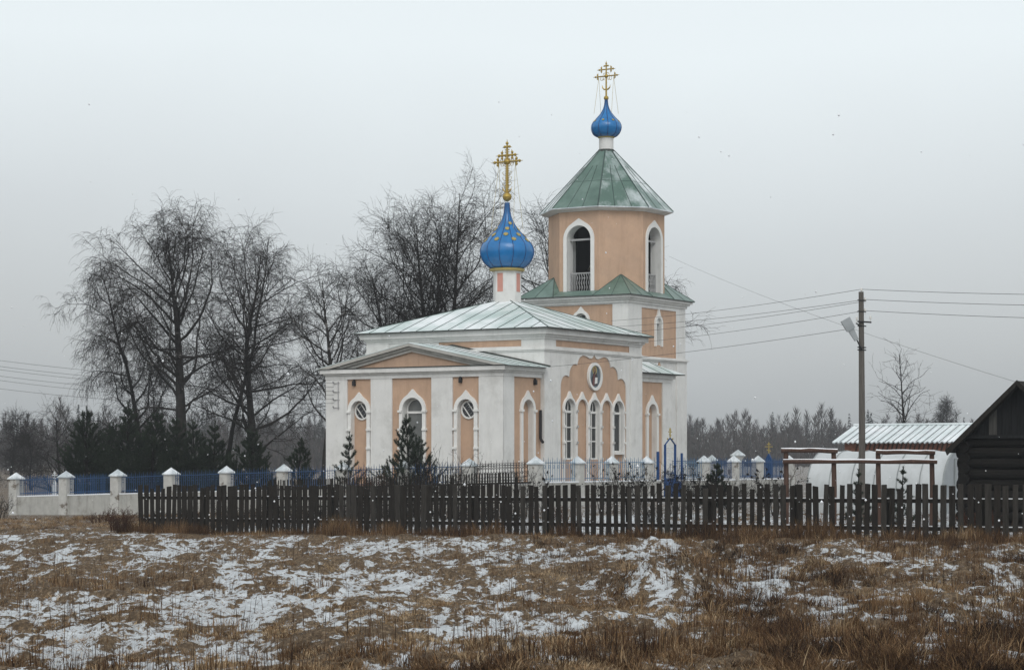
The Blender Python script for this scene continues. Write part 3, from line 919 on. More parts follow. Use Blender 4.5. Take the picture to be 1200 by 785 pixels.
for a, b_ in ((TY0 - 0.06, 12.15), (15.76, TY1 + 0.06)):
    pilaster(S_T, a, b_, 0.05, 7.05, 0.06)
mb = MB()
def trg(p, z0, z1): mb.box(TX0 - p, TX1 + p, TY0 - p, TY1 + p, z0, z1)
trg(0.07, 7.04, 7.12); trg(0.15, 7.12, 7.19); trg(0.06, 7.19, 7.25)
trg(0.07, 9.82, 9.95); trg(0.17, 9.95, 10.05); trg(0.28, 10.05, 10.16)
mb.build("tower_cornice", M['plaster'], church)
mb = MB(); mb.fprism(S_T, [(13.55, 6.4), (14.35, 6.4), (14.1, 6.78), (13.97, 6.98), (13.93, 7.02), (13.89, 6.98), (13.76, 6.78)], -0.02, 0.05)
mb.build("ogee_panel", M['peach'], church)

# octagonal belfry
AP = 2.725; RC = AP / math.cos(R(22.5))
mb = MB(); mb.lathe([(RC, 9.95), (RC, 14.46)], 8, (TCX, TCY), 1, R(22.5))
bel = mb.build("belfry_wall", mats_wall, church)
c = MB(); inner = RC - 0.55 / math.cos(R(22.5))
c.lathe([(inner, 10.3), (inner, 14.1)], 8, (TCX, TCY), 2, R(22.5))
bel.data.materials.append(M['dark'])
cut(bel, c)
c = MB()
faces = []
for k in range(4):
    a = R(90 * k)
    N = Vector((math.cos(a), math.sin(a), 0)); S = Vector((-N.y, N.x, 0))
    F = Face(Vector((TCX, TCY, 0)) + N * AP, S, N); faces.append(F)
BZ0, BZS, BR = 10.34, 13.05, 0.68
c = MB()
for F in (faces[0], faces[2]): c.fprism(F, half_arch(0, BR, BZ0, BZS), 0.05, -0.9, 0)
cut(bel, c)
c = MB()
for F in (faces[1], faces[3]): c.fprism(F, half_arch(0, BR, BZ0, BZS), 0.05, -0.9, 0)
cut(bel, c)
for F in faces:
    mb = MB()
    mb.fband(F, ogee_arch(0, 0.88, BZ0 - 0.02, BZS, 0.15), half_arch(0, BR, BZ0 - 0.02, BZS, 40), -0.02, 0.06)
    mb.build("window_surround", M['trim'], church)
    mb = MB(); mb.fbox(F, -BR, BR, BZS - 0.04, BZS + 0.05, -0.34, -0.26); mb.build("tie_beam", M['iron_grey'], church)
    mb = MB()
    mb.fbox(F, -BR, BR, 11.36, 11.42, -0.3, -0.24); mb.fbox(F, -BR, BR, 10.40, 10.45, -0.295, -0.245)
    mb.fbox(F, -BR, -BR + 0.06, 10.36, 11.36, -0.298, -0.242); mb.fbox(F, BR - 0.06, BR, 10.36, 11.36, -0.298, -0.242)
    for j in range(9):
        s_ = -BR + 0.12 + j * (2 * BR - 0.24) / 8
        mb.tube([F(s_ - 0.05, 10.45, -0.27), F(s_ + 0.05, 10.68, -0.27), F(s_ - 0.05, 10.92, -0.27), F(s_ + 0.05, 11.15, -0.27), F(s_ - 0.05, 11.36, -0.27)], 0.016, 4)
        mb.tube([F(s_, 10.45, -0.272), F(s_, 11.36, -0.272)], 0.014, 4)
    mb.build("balcony_railing", M['iron_grey'], church)
for bx, by, br in ((0.0, -0.9, 0.5), (0.6, 0.6, 0.42), (1.0, -0.2, 0.3)):
    mb = MB()
    cz = 12.3
    mb.lathe([(br, cz - br * 1.25), (br * 0.82, cz - br), (br * 0.62, cz - br * 0.4), (br * 0.5, cz + br * 0.05), (br * 0.2, cz + br * 0.22), (0.03, cz + br * 0.25)], 20, (TCX + bx, TCY + by))
    mb.tube([(TCX + bx, TCY + by, cz + br * 0.2), (TCX + bx, TCY + by, 14.05)], 0.03, 6)
    mb.build("bell", M['bell'], church, smooth=True)

# green skirt roof round the foot of the belfry with half-pyramid corners
SKZ, SEZ, OHT = 10.50, 10.20, 0.36
x0, x1, y0, y1 = TX0 - OHT, TX1 + OHT, TY0 - OHT, TY1 + OHT
mb = MB(); sm = MB()
oct_ = [(TCX + RC * math.cos(R(22.5 + 45 * k)), TCY + RC * math.sin(R(22.5 + 45 * k))) for k in range(8)]
corn = {1: (x1, y1), 3: (x0, y1), 5: (x0, y0), 7: (x1, y0)}
def V3(p, z): return (p[0], p[1], z)
ov = [V3(p, SKZ) for p in oct_]
def eave_pt(k, side):
    px_, py_ = oct_[k]
    if side == 'S': return (x1, py_, SEZ)
    if side == 'N': return (x0, py_, SEZ)
    if side == 'E': return (px_, y0, SEZ)
    return (px_, y1, SEZ)
# octagon vertices: 0 SSW,1 WSW,2 WNW,3 NNW,4 NNE,5 ENE,6 ESE,7 SSE (x south, y west)
sides = [(7, 0, 'S'), (1, 2, 'W'), (3, 4, 'N'), (5, 6, 'E')]
for a, b_, sd in sides:
    mb.add([eave_pt(a, sd), eave_pt(b_, sd), ov[b_], ov[a]], [(0, 1, 2, 3)])
for (a, sa), (b_, sb), cn, ang in (((0, 'S'), (1, 'W'), (x1, y1), 45), ((2, 'W'), (3, 'N'), (x0, y1), 135), ((4, 'N'), (5, 'E'), (x0, y0), 225), ((6, 'E'), (7, 'S'), (x1, y0), 315)):
    T = (TCX + (AP - 0.02) * math.cos(R(ang)), TCY + (AP - 0.02) * math.sin(R(ang)), 11.30)
    Cn = (cn[0], cn[1], SEZ)
    ea, eb = eave_pt(a, sa), eave_pt(b_, sb)
    mb.add([T, ov[a], ea], [(0, 1, 2)]); mb.add([T, ea, Cn], [(0, 1, 2)])
    mb.add([T, Cn, eb], [(0, 1, 2)]); mb.add([T, eb, ov[b_]], [(0, 1, 2)])
    for q in (ea, eb, Cn): sm.tube([T, q], 0.022, 4)
    sm.tube([T, ((Cn[0] + ea[0]) / 2, (Cn[1] + ea[1]) / 2, SEZ)], 0.018, 4); sm.tube([T, ((Cn[0] + eb[0]) / 2, (Cn[1] + eb[1]) / 2, SEZ)], 0.018, 4)
ce = [(x0, y0), (x1, y0), (x1, y1), (x0, y1)]
mb.add([V3(p, SEZ) for p in ce] + [V3(p, SEZ - 0.04) for p in ce], [(0, 1, 5, 4), (1, 2, 6, 5), (2, 3, 7, 6), (3, 0, 4, 7), (4, 5, 6, 7)], 1)
sk = mb.build("skirt_roof", [M['roof_green'], M['flash']], church)
sm.build("standing_seam", M['seam'], sk)

# tent roof
RE = 3.40; TZ0, TZ1 = 14.60, 17.75
mb = MB(); sm = MB()
oe = [(TCX + RE * math.cos(R(22.5 + 45 * k)), TCY + RE * math.sin(R(22.5 + 45 * k))) for k in range(8)]
ot = [(TCX + 0.40 * math.cos(R(22.5 + 45 * k)), TCY + 0.40 * math.sin(R(22.5 + 45 * k))) for k in range(8)]
for k in range(8):
    j = (k + 1) % 8
    mi = {6: 1, 7: 4, 4: 4, 0: 4}.get(k, 0)
    A, B, Cc, Dd = V3(oe[k], TZ0), V3(oe[j], TZ0), V3(ot[j], TZ1), V3(ot[k], TZ1)
    mb.add([A, B, Cc, Dd], [(0, 1, 2, 3)], mi)
    sm.tube([A, Dd], 0.035, 5)
    for q in (1 / 3, 2 / 3):
        e_ = Vector(A).lerp(Vector(B), q); t_ = Vector(Dd).lerp(Vector(Cc), 0.5)
        top = e_.lerp(t_, 0.72); sm.tube([e_, top], 0.02, 4)
    a_ = Vector(A).lerp(Vector(Dd), 0.45); b2 = Vector(B).lerp(Vector(Cc), 0.45); sm.tube([a_, b2], 0.012, 4)
soff = [(TCX + (RC + 0.02) * math.cos(R(22.5 + 45 * k)), TCY + (RC + 0.02) * math.sin(R(22.5 + 45 * k))) for k in range(8)]
for k in range(8):
    j = (k + 1) % 8
    mb.add([V3(oe[k], TZ0), V3(oe[j], TZ0), V3(oe[j], TZ0 - 0.05), V3(oe[k], TZ0 - 0.05)], [(0, 1, 2, 3)], 2)
    mb.add([V3(oe[k], TZ0 - 0.05), V3(oe[j], TZ0 - 0.05), V3(soff[j], 14.42), V3(soff[k], 14.42)], [(0, 1, 2, 3)], 3)
tr = mb.build("tent_roof", [M['roof_green'], M['roof_green_snow'], M['cap_metal'], M['plaster'], M['roof_snowy']], church)
sm.build("standing_seam", M['seam'], tr)
mb = MB(); mb.lathe([(0.44, 17.66), (0.40, 17.80)], 24, (TCX, TCY)); mb.build("roof_collar", M['flash'], tr)
mb = MB(); mb.lathe([(0.365, 17.5), (0.365, 18.42)], 24, (TCX, TCY)); mb.build("dome_drum", M['plaster'], church, smooth=False)
d2 = onion("onion_dome", [(0.369, 18.42), (0.572, 18.508), (0.7, 18.647), (0.779, 18.886), (0.736, 19.1), (0.596, 19.277), (0.444, 19.441), (0.304, 19.604), (0.201, 19.768), (0.131, 19.932), (0.088, 20.108), (0.064, 20.373)],
           (TCX, TCY), 10, church, ((19.22, 8, 0.07, 0.35),))
mb = MB(); mb.lathe([(0.37, 18.37), (0.42, 18.40), (0.42, 18.45), (0.38, 18.47)], 28, (TCX, TCY)); mb.build("gold_band", M['gold_flat'], d2)
cross((TCX, TCY), 20.3, 22.22, 21.52, 0.50, 21.86, 0.28, 20.41, 0.125, church, 0.045, False, 0.62, 19.62)

# ------------------------------------------------------------------ whitewashed churchyard fence
FC = Vector((0.94, 85.0, 0)); U_ = Vector((-math.cos(TH), math.sin(TH), 0)); V_ = Vector((math.sin(TH), math.cos(TH), 0))
yard = empty("churchyard_fence", (FC.x, FC.y, g1(FC.x, FC.y)), 0)
tag(yard, "whitewashed brick fence with capped pillars and blue iron railings round the church", "fence", kind="thing")
YO = Vector((FC.x, FC.y, yard.location.z))
def pillar(p, zt, w, top=0.30, zb=None):
    z0 = (g1(p.x, p.y) if zb is None else zb) - 0.15 - YO.z
    p = p - YO; zt = zt - YO.z
    rng = random.Random(int(p.x * 1000))
    c, s = math.cos(-TH), math.sin(-TH)
    mb = MB(); h = w / 2
    v = []
    for z, k in ((z0, 1.0), (zt - top, 1.0)):
        for a, b_ in ((-h, -h), (h, -h), (h, h), (-h, h)):
            v.append((p.x + (a * c - b_ * s) * k, p.y + (a * s + b_ * c) * k, z))
    mb.add(v, [(0, 3, 2, 1), (4, 5, 6, 7), (0, 1, 5, 4), (1, 2, 6, 5), (2, 3, 7, 6), (3, 0, 4, 7)])
    o = mb.build("pillar", M['whitewash'], yard)
    h2 = h + 0.05; mb = MB(); v = []
    for z in (zt - top - 0.03, zt - top + 0.02):
        for a, b_ in ((-h2, -h2), (h2, -h2), (h2, h2), (-h2, h2)):
            v.append((p.x + a * c - b_ * s, p.y + a * s + b_ * c, z))
    v.append((p.x, p.y, zt))
    mb.add(v, [(0, 3, 2, 1), (0, 1, 5, 4), (1, 2, 6, 5), (2, 3, 7, 6), (3, 0, 4, 7), (4, 5, 8), (5, 6, 8), (6, 7, 8), (7, 4, 8)])
    mb.build("cap", M['cap_metal'], o)
    return o
def low_wall(p, q, zp, zq, name="base_wall", th=0.34):
    d = (q - p).normalized(); n = Vector((-d.y, d.x, 0)) * th / 2
    mb = MB(); mb2 = MB(); N_ = 4
    for mbb, lo_, hi_, k in ((mb, None, 0.0, 1.0), (mb2, 0.0, 0.045, 1.08)):
        v = []
        for i in range(N_ + 1):
            t = i / N_
            b_ = p.lerp(q, t); zt = zp + (zq - zp) * t
            zl = g1(b_.x, b_.y) - 0.15 if lo_ is None else zt + lo_
            for sg, z in ((-1, zl), (1, zl), (1, zt + hi_), (-1, zt + hi_)):
                w_ = b_ + n * sg * k
                v.append((w_.x - YO.x, w_.y - YO.y, z - YO.z))
        fs = []
        for i in range(N_):
            for k2 in range(4):
                l2 = (k2 + 1) % 4
                fs.append((i * 4 + k2, i * 4 + l2, i * 4 + 4 + l2, i * 4 + 4 + k2))
        fs += [(0, 1, 2, 3), (N_ * 4 + 3, N_ * 4 + 2, N_ * 4 + 1, N_ * 4)]
        mbb.add(v, fs)
    o = mb.build(name, M['plaster_old_shaded'], yard)
    mb2.build("snow_cover", M['snow'], o)
    return o
def railing(p, q, zp, zq, h, m, fancy=False, pitch=0.15):
    d = (q - p); Ld = d.length; d.normalize()
    p2, q2 = p + d * 0.25, q - d * 0.25
    n_ = max(3, int((Ld - 0.5) / pitch))
    mb = MB()
    def at_(t, z):
        b_ = p2.lerp(q2, t); return Vector((b_.x - YO.x, b_.y - YO.y, zp + (zq - zp) * t + z - YO.z))
    for z in (0.12, h - 0.14):
        mb.tube([at_(0, z), at_(1, z)], 0.016, 5)
    for i in range(n_ + 1):
        t = i / n_
        hh = h + (0.08 if i % 2 == 0 else 0.0)
        mb.tube([at_(t, 0.0), at_(t, hh - 0.12), at_(t, hh)], [0.013, 0.013, 0.004], 5)
        if fancy and i < n_:
            for zz in (0.32, 0.52, 0.72):
                if zz < h - 0.1:
                    c0 = at_((i + 0.5) / n_, zz); pr = []
                    for j in range(9):
                        a = 2 * math.pi * j / 8
                        pr.append(c0 + d * 0.07 * math.cos(a) + Vector((0, 0, 0.09 * math.sin(a))))
                    mb.tube(pr, 0.010, 4, cap=False)
        elif i < n_ and i % 2 == 0:
            c0 = at_((i + 0.5) / n_, h - 0.3); pr = []
            for j in range(9):
                a = 2 * math.pi * j / 8
                pr.append(c0 + d * 0.06 * math.cos(a) + Vector((0, 0, 0.07 * math.sin(a))))
            mb.tube(pr, 0.009, 4, cap=False)
    mb.build("railing", m, yard)
# east row, climbing to the corner; south row going back on the right; short returns
east = [(FC + U_ * (3.13 * k), 2.33 - 0.083 * k, 1.24 - 0.089 * k) for k in range(10)]
south = [(FC + V_ * l, 2.34, 1.26) for l in (0, 3.27, 6.09, 9.16)] + [(FC + V_ * l, 2.37, 1.22) for l in (14.56, 17.6, 20.2, 23.7)]
for k, (p, zt, zw) in enumerate(east):
    pillar(p, zt, 0.44 if k < 6 else 0.48)
    if k:
        p0, _, zw0 = east[k - 1]
        low_wall(p0, p, zw0, zw)
        railing(p0, p, zw0 + 0.04, zw + 0.04, 0.86, M['iron'] if k == 1 else M['blue_rail'], fancy=(k == 1), pitch=0.13 if k < 4 else 0.11)
for k, (p, zt, zw) in enumerate(south):
    if k: pillar(p, zt, 0.40)
    if k and k != 4:
        p0, _, zw0 = south[k - 1]
        low_wall(p0, p, zw0, zw)
        railing(p0, p, zw0 + 0.04, zw + 0.04, 0.90, M['blue_pale'] if k < 4 else M['blue_rail'], pitch=0.17 if k < 4 else 0.12)
# wall stubs on either side of the wicket gate
ga, gb = FC + V_ * 10.2, FC + V_ * 12.35
low_wall(south[3][0], ga, 1.26, 1.25); low_wall(gb, south[4][0], 1.24, 1.22)
railing(south[3][0], ga + V_ * 0.1, 1.30, 1.29, 0.90, M['blue_pale'], pitch=0.17); railing(gb, south[4][0], 1.28, 1.26, 0.90, M['blue_pale'], pitch=0.17)
# returns: north side at the far left, west side at the far right
pe = east[-1][0]
prev = pe
for k in range(1, 5):
    q = pe + V_ * 3.1 * k
    low_wall(prev, q, 0.44, 0.48); railing(prev, q, 0.48, 0.52, 0.9, M['blue_rail'], pitch=0.11); prev = q
ps = south[-1][0]
for d_, zt, w_ in ((2.77, 2.66, 0.46), (4.2, 2.40, 0.40), (7.4, 2.42, 0.42), (10.5, 2.42, 0.42)):
    q = ps + U_ * d_
    pillar(q, zt, w_)
prev = ps
for d_ in (2.77, 4.2, 7.4, 10.5):
    q = ps + U_ * d_
    low_wall(prev, q, 1.22, 1.22); railing(prev, q, 1.26, 1.26, 0.95, M['blue_rail'], pitch=0.09); prev = q

# ------------------------------------------------------------------ blue wicket gate with a gilt cross
gl = FC + V_ * 10.25
gt = empty("wicket_gate", (gl.x, gl.y, g1(gl.x, gl.y)), -TH)
tag(gt, "blue metal wicket gate with pointed arch and gold cross in the churchyard fence", "gate", kind="thing")
GB = 0.25 - gt.location.z
def gpost(y, z1, r=0.05):
    mb = MB(); mb.box(-r, r, y - r, y + r, GB - 0.1, z1 - gt.location.z); return mb.build("gate_post", M['blue_gate'], gt)
gpost(-0.08, 2.52, 0.05); gpost(0.58, 2.82, 0.04); gpost(1.52, 2.84, 0.04); gpost(2.15, 2.46, 0.04)
mb = MB(); zt = 2.82 - gt.location.z
mb.tube([(0, 0.58, zt), (0, 1.05, zt + 0.30), (0, 1.52, zt)], 0.035, 6)
mb.build("gate_arch", M['blue_gate'], gt)
mb = MB()
zc = zt + 0.28
mb.tube([(0, 1.05, zc), (0, 1.05, zc + 0.46)], 0.03, 6)
mb.tube([(0, 0.90, zc + 0.29), (0, 1.20, zc + 0.29)], 0.026, 6)
mb.tube([(0, 0.97, zc + 0.38), (0, 1.13, zc + 0.38)], 0.022, 6)
mb.tube([(0, 0.96, zc + 0.18), (0, 1.14, zc + 0.13)], 0.022, 6)
mb.ball((0, 0.82, zc - 0.02), 0.04); mb.ball((0, 1.28, zc - 0.02), 0.04)
mb.build("cross", M['gold_flat'], gt)
for (a, b_, hh) in ((0.64, 1.46, 1.42), (1.58, 2.10, 1.22)):
    mb = MB()
    mb.box(-0.02, 0.02, a, b_, GB + 0.1, GB + hh * 0.78)
    f = mb.build("gate_leaf", M['blue_gate'], gt)
    mb = MB(); n_ = int((b_ - a) / 0.13)
    for i in range(n_ + 1):
        y = a + (b_ - a) * i / n_
        mb.tube([(0.0, y, GB + hh * 0.75), (0, y, GB + hh + (0.35 if i == n_ // 2 and hh > 1.3 else 0.0))], 0.014, 5)
    mb.tube([(0, a, GB + hh - 0.1), (0, b_, GB + hh - 0.1)], 0.018, 5)
    mb.build("gate_bars", M['blue_gate'], f)

# ------------------------------------------------------------------ graveyard crosses behind the railings
def at(px_, Y): return (px_ - 600) * Y / FPX
def zat(py, Y): return EYE + (535 - py) * Y / FPX
def grave(name, label, px_, Y, ztop, body, m, mc, w=0.3):
    x = at(px_, Y); z = g1(x, Y)
    o = empty(name, (x, Y, z), -TH); tag(o, label, "grave marker", "graveyard crosses", "thing")
    h = ztop - z
    mb = MB()
    if body == 'post':
        mb.add([(-w / 2, -0.06, -0.1), (w / 2, -0.06, -0.1), (w / 2, -0.06, h * 0.66), (0, -0.06, h * 0.78), (-w / 2, -0.06, h * 0.66),
                (-w / 2, 0.06, -0.1), (w / 2, 0.06, -0.1), (w / 2, 0.06, h * 0.66), (0, 0.06, h * 0.78), (-w / 2, 0.06, h * 0.66)],
               [(0, 1, 2, 3, 4), (9, 8, 7, 6, 5), (0, 5, 6, 1), (1, 6, 7, 2), (2, 7, 8, 3), (3, 8, 9, 4), (4, 9, 5, 0)])
        mb.build("tablet", m, o); z0 = h * 0.76
    else:
        for a in (-w, w):
            mb.tube([(a, 0, -0.1), (a, 0, h * 0.62)], 0.018, 5)
        for q in (0.25, 0.45, 0.62):
            mb.tube([(-w, 0, h * q), (w, 0, h * q)], 0.016, 5)
        mb.tube([(0, 0, -0.1), (0, 0, h * 0.64)], 0.03, 6)
        mb.build("iron_frame", m, o); z0 = h * 0.6
    mb = MB(); k = (h - z0)
    mb.tube([(0, 0, z0), (0, 0, h)], 0.028, 6)
    mb.tube([(-k * 0.33, 0, z0 + k * 0.62), (k * 0.33, 0, z0 + k * 0.62)], 0.026, 6)
    mb.tube([(-k * 0.17, 0, z0 + k * 0.82), (k * 0.17, 0, z0 + k * 0.82)], 0.024, 6)
    mb.tube([(-k * 0.18, 0, z0 + k * 0.36), (k * 0.18, 0, z0 + k * 0.26)], 0.024, 6)
    mb.build("cross", mc, o)
grave("memorial_cross", "tall blue grave tablet topped with a gold cross by the pillars right of the church", 901, 108, zat(518, 108), 'post', M['blue_gate'], M['gold_flat'], 0.32)
grave("grave_cross", "white iron grave cross in a frame behind the wicket gate", 785, 97, zat(520, 97), 'frame', M['grave_white'], M['grave_white'], 0.42)
grave("grave_cross", "small white grave tablet behind the far left railing", 64, 102, zat(552, 102), 'post', M['grave_white'], M['grave_white'], 0.22)

# ------------------------------------------------------------------ dark picket fence
pf = empty("picket_fence", (FA.x, FA.y, g1(FA.x, FA.y)), math.atan2(FD.y, FD.x))
tag(pf, "long weathered dark picket fence across the field in front of the church", "fence", kind="thing")
def pf_top(t):           # world height of the fence top along its length
    return 1.40 + (1.62 - 1.40) * t / 29.6
prng = random.Random(5)
NP = 134; SPC = FLEN / NP
far_mb = MB()
def picket_mb(mb, t, w, top, bot, tilt, lean, off=0.0):
    th = 0.022
    zc = pf.location.z
    pk = 0.035
    v = []
    for y in (-th / 2 + off, th / 2 + off):
        for a, z in ((-w / 2, bot), (w / 2, bot), (w / 2, top - pk * prng.random()), (-w / 2, top - pk * prng.random())):
            v.append((t + a + (z - bot) * tilt, y - 0.05 + (z - bot) * lean, z - zc))
    mb.add(v, [(0, 1, 2, 3), (7, 6, 5, 4), (0, 4, 5, 1), (1, 5, 6, 2), (2, 6, 7, 3), (3, 7, 4, 0)])
for i in range(NP):
    t = (i + 0.5) * SPC
    P = FA + FD * t
    g = g1(P.x, P.y)
    args = (t + prng.uniform(-.018, .018), prng.uniform(0.125, 0.172) * (1.22 if i < 50 else 1), pf_top(t) + prng.gauss(0, .022) - (0.10 if prng.random() < 0.04 else 0), g - 0.05 + prng.uniform(-.02, .10), prng.gauss(0, .013), prng.uniform(-.014, .014))
    if i < NP - 99:
        picket_mb(far_mb, *args)
    else:
        mb = MB(); picket_mb(mb, *args); mb.build("picket", M['wood_grey' if prng.random() < 0.3 else 'wood_dark'], pf)
fo = far_mb.build("picket", M['wood_dark'], pf); fo['kind'] = 'stuff'
for dz, nm in ((-0.42, "rail"), (-1.12, "rail")):
    mb = MB(); sn = MB()
    N_ = 24
    for i in range(N_):
        t0, t1 = FLEN * i / N_, FLEN * (i + 1) / N_
        z0, z1 = pf_top(t0) + dz - pf.location.z, pf_top(t1) + dz - pf.location.z
        if dz < -1: z0 = max(z0, g1(*(FA + FD * t0)) + 0.22 - pf.location.z); z1 = max(z1, g1(*(FA + FD * t1)) + 0.22 - pf.location.z)
        for m_, a, b_, y0, y1 in ((mb, -0.05, 0.05, 0.0, 0.06), (sn, 0.052, 0.078, -0.002, 0.058)):
            v = [(t0, y0, z0 + a), (t1, y0, z1 + a), (t1, y1, z1 + a), (t0, y1, z0 + a), (t0, y0, z0 + b_), (t1, y0, z1 + b_), (t1, y1, z1 + b_), (t0, y1, z0 + b_)]
            m_.add(v, [(0, 3, 2, 1), (4, 5, 6, 7), (0, 1, 5, 4), (2, 3, 7, 6)])
    r_ = mb.build("rail", M['wood_dark'], pf)
    sn.build("snow_cover", M['snow'], r_)
for k in range(13):
    t = 0.15 + k * 2.58
    P = FA + FD * t
    mb = MB()
    mb.tube([(t, 0.13, g1(P.x, P.y) - 0.2 - pf.location.z), (t, 0.13, pf_top(t) + prng.uniform(-0.1, 0.06) - pf.location.z)], 0.065, 8)
    mb.build("fence_post", M['wood_dark'], pf)

# ------------------------------------------------------------------ second fence of thin laths, farther back
LA = Vector((-9.1, 80.5)); LB = Vector((0.22, 74.0)); LD = (LB - LA)
lf = empty("lath_fence", (LA.x, LA.y, g1(LA.x, LA.y)), math.atan2(LD.y, LD.x))
tag(lf, "fence of thin dark laths between the picket fence and the churchyard pillars", "fence", kind="thing")
LL = LD.length
for i in range(100):
    t = LL * (i + 0.5) / 100
    P = LA + LD * (t / LL); g = g1(P.x, P.y) - lf.location.z
    top = zat(563, LA.y) + (zat(553.5, LB.y) - zat(563, LA.y)) * t / LL - lf.location.z
    mb = MB(); w_ = prng.uniform(0.04, 0.055); tl = prng.uniform(-.03, .03)
    mb.add([(t - w_ / 2, -0.01, g), (t + w_ / 2, -0.01, g), (t + w_ / 2 + tl, -0.01, top + prng.uniform(-.05, .05)), (t - w_ / 2 + tl, -0.01, top + prng.uniform(-.05, .05)),
            (t - w_ / 2, 0.01, g), (t + w_ / 2, 0.01, g), (t + w_ / 2 + tl, 0.01, top), (t - w_ / 2 + tl, 0.01, top)],
           [(0, 1, 2, 3), (7, 6, 5, 4), (0, 4, 5, 1), (1, 5, 6, 2), (2, 6, 7, 3), (3, 7, 4, 0)])
    mb.build("lath", M['wood_dark'], lf)
for q in (0.34, 1.0):
    mb = MB()
    za, zb = zat(563, LA.y) - q - lf.location.z, zat(553.5, LB.y) - q - lf.location.z
    mb.tube([(0, 0.04, za), (LL + 0.5, 0.04, zb)], 0.035, 6)
    mb.build("rail", M['wood_dark'], lf)
for k in range(5):
    t = LL * (k + 0.1) / 4.15
    P = LA + LD * (t / LL)
    mb = MB(); g = g1(P.x, P.y) - lf.location.z
    mb.tube([(t, 0.1, g - 0.2), (t, 0.1, g + 1.45)], 0.05, 7)
    mb.build("fence_post", M['wood_dark'], lf)

# ------------------------------------------------------------------ frame of brown round timbers
tf = empty("timber_rail_frame", (at(1005, 62), 62, g1(at(1005, 62), 62)), 0)
tag(tf, "frame of brown round timber posts and rails behind the picket fence", "timber frame", kind="thing")
def tl_(px_, py): return Vector((at(px_, 62) - tf.location.x, 0, zat(py, 62) - tf.location.z))
trng = random.Random(3)
for px_, py in ((921, 527), (977, 529), (1029, 530), (1092, 530)):
    a = tl_(px_, py); mb = MB()
    mb.tube([(a.x, 0, -0.2), (a.x + 0.02, 0.01, a.z * 0.5), (a.x, 0, a.z)], [0.08, 0.075, 0.07], 9)
    mb.build("post", M['wood_brown'], tf)
for (xa, ya, xb, yb_), nm, off in (((915, 527.5, 981, 528), "top_rail", -0.08), ((1026, 529.5, 1095, 530.5), "top_rail", -0.08), ((917, 541, 1097, 541), "middle_rail", -0.13)):
    a, b_ = tl_(xa, ya), tl_(xb, yb_); mb = MB(); sn = MB(); pts = []
    for i in range(7):
        t = i / 6
        p = a.lerp(b_, t); pts.append((p.x, off, p.z + trng.uniform(-.015, .015)))
    mb.tube(pts, [0.062 + trng.uniform(-.006, .006) for _ in pts], 9)
    r_ = mb.build(nm, M['wood_brown'], tf)
    sn.tube([(p[0], p[1], p[2] + 0.045) for p in pts], 0.034, 6); sn.build("snow_cover", M['snow'], r_)

# ------------------------------------------------------------------ tunnel greenhouse
GHY = 72.0
gh = empty("tunnel_greenhouse", (at(1104, GHY), GHY, g1(at(1104, GHY), GHY)), -TH)
tag(gh, "white film tunnel greenhouse with hoops and a door in its end wall", "greenhouse", kind="thing")
GH_L, GH_W, GH_H = 4.9, 3.1, zat(528, 73) - gh.location.z
def hoop(y, x, k=1.0, n=14):
    pts = [(x, 0.0 + GH_W / 2 * (1 - k), -0.1)]
    for i in range(n + 1):
        t = math.pi - math.pi * i / n
        pts.append((x, GH_W / 2 + GH_W / 2 * k * math.copysign(abs(math.cos(t)) ** 0.92, math.cos(t)), 0.75 + (GH_H - 0.75) * k * math.sin(t) ** 0.96))
    pts.append((x, GH_W - GH_W / 2 * (1 - k), -0.1))
    return pts
mb = MB(); NX = 25
rows = []
for i in range(NX):
    x = -GH_L * i / (NX - 1)
    sag = 1 - 0.018 * abs(math.sin(math.pi * i / 4))
    rows.append(hoop(0, x, sag))
nv = len(rows[0])
mb.add([p for r_ in rows for p in r_], [(i * nv + k, i * nv + k + 1, (i + 1) * nv + k + 1, (i + 1) * nv + k) for i in range(NX - 1) for k in range(nv - 1)])
mb.build("film_cover", M['film'], gh, smooth=True)
for k in range(7):
    mb = MB(); mb.tube(hoop(0, -GH_L * k / 6 + (0.02 if k == 0 else 0), 1.006), 0.02 if k else 0.035, 5); mb.build("hoop", M['hoop'], gh)
for x_, nm in ((0.0, "end_wall"), (-GH_L, "end_wall")):
    mb = MB(); h_ = hoop(0, x_, 0.985)
    mb.add([(p[0] - 0.01, p[1], p[2]) for p in h_] + [(p[0] + 0.01, p[1], p[2]) for p in h_], [tuple(range(nv)), tuple(range(2 * nv - 1, nv - 1, -1))])
    ew = mb.build(nm, M['film_end'], gh)
    if x_ == 0.0:
        mb = MB(); mb.box(0.012, 0.04, 1.1, 2.0, 0.02, 1.9); d_ = mb.build("door", M['film_end'], gh)
        mb = MB()
        for a, b_ in (((1.1, 0.02), (1.1, 1.9)), ((2.0, 0.02), (2.0, 1.9)), ((1.1, 1.9), (2.0, 1.9)), ((1.1, 1.0), (2.0, 1.0)), ((1.1, 0.02), (2.0, 1.0))):
            mb.tube([(0.05, *a), (0.05, *b_)], 0.022, 5)
        mb.build("door_frame", M['hoop'], d_)
        mb = MB()
        for a, b_ in (((0.02, 1.0), (1.08, 1.0)), ((2.02, 1.0), (3.0, 1.0)), ((0.35, 0.1), (1.08, 1.0))):
            mb.tube([(0.03, *a), (0.03, *b_)], 0.018, 5)
        mb.build("brace", M['hoop'], ew)

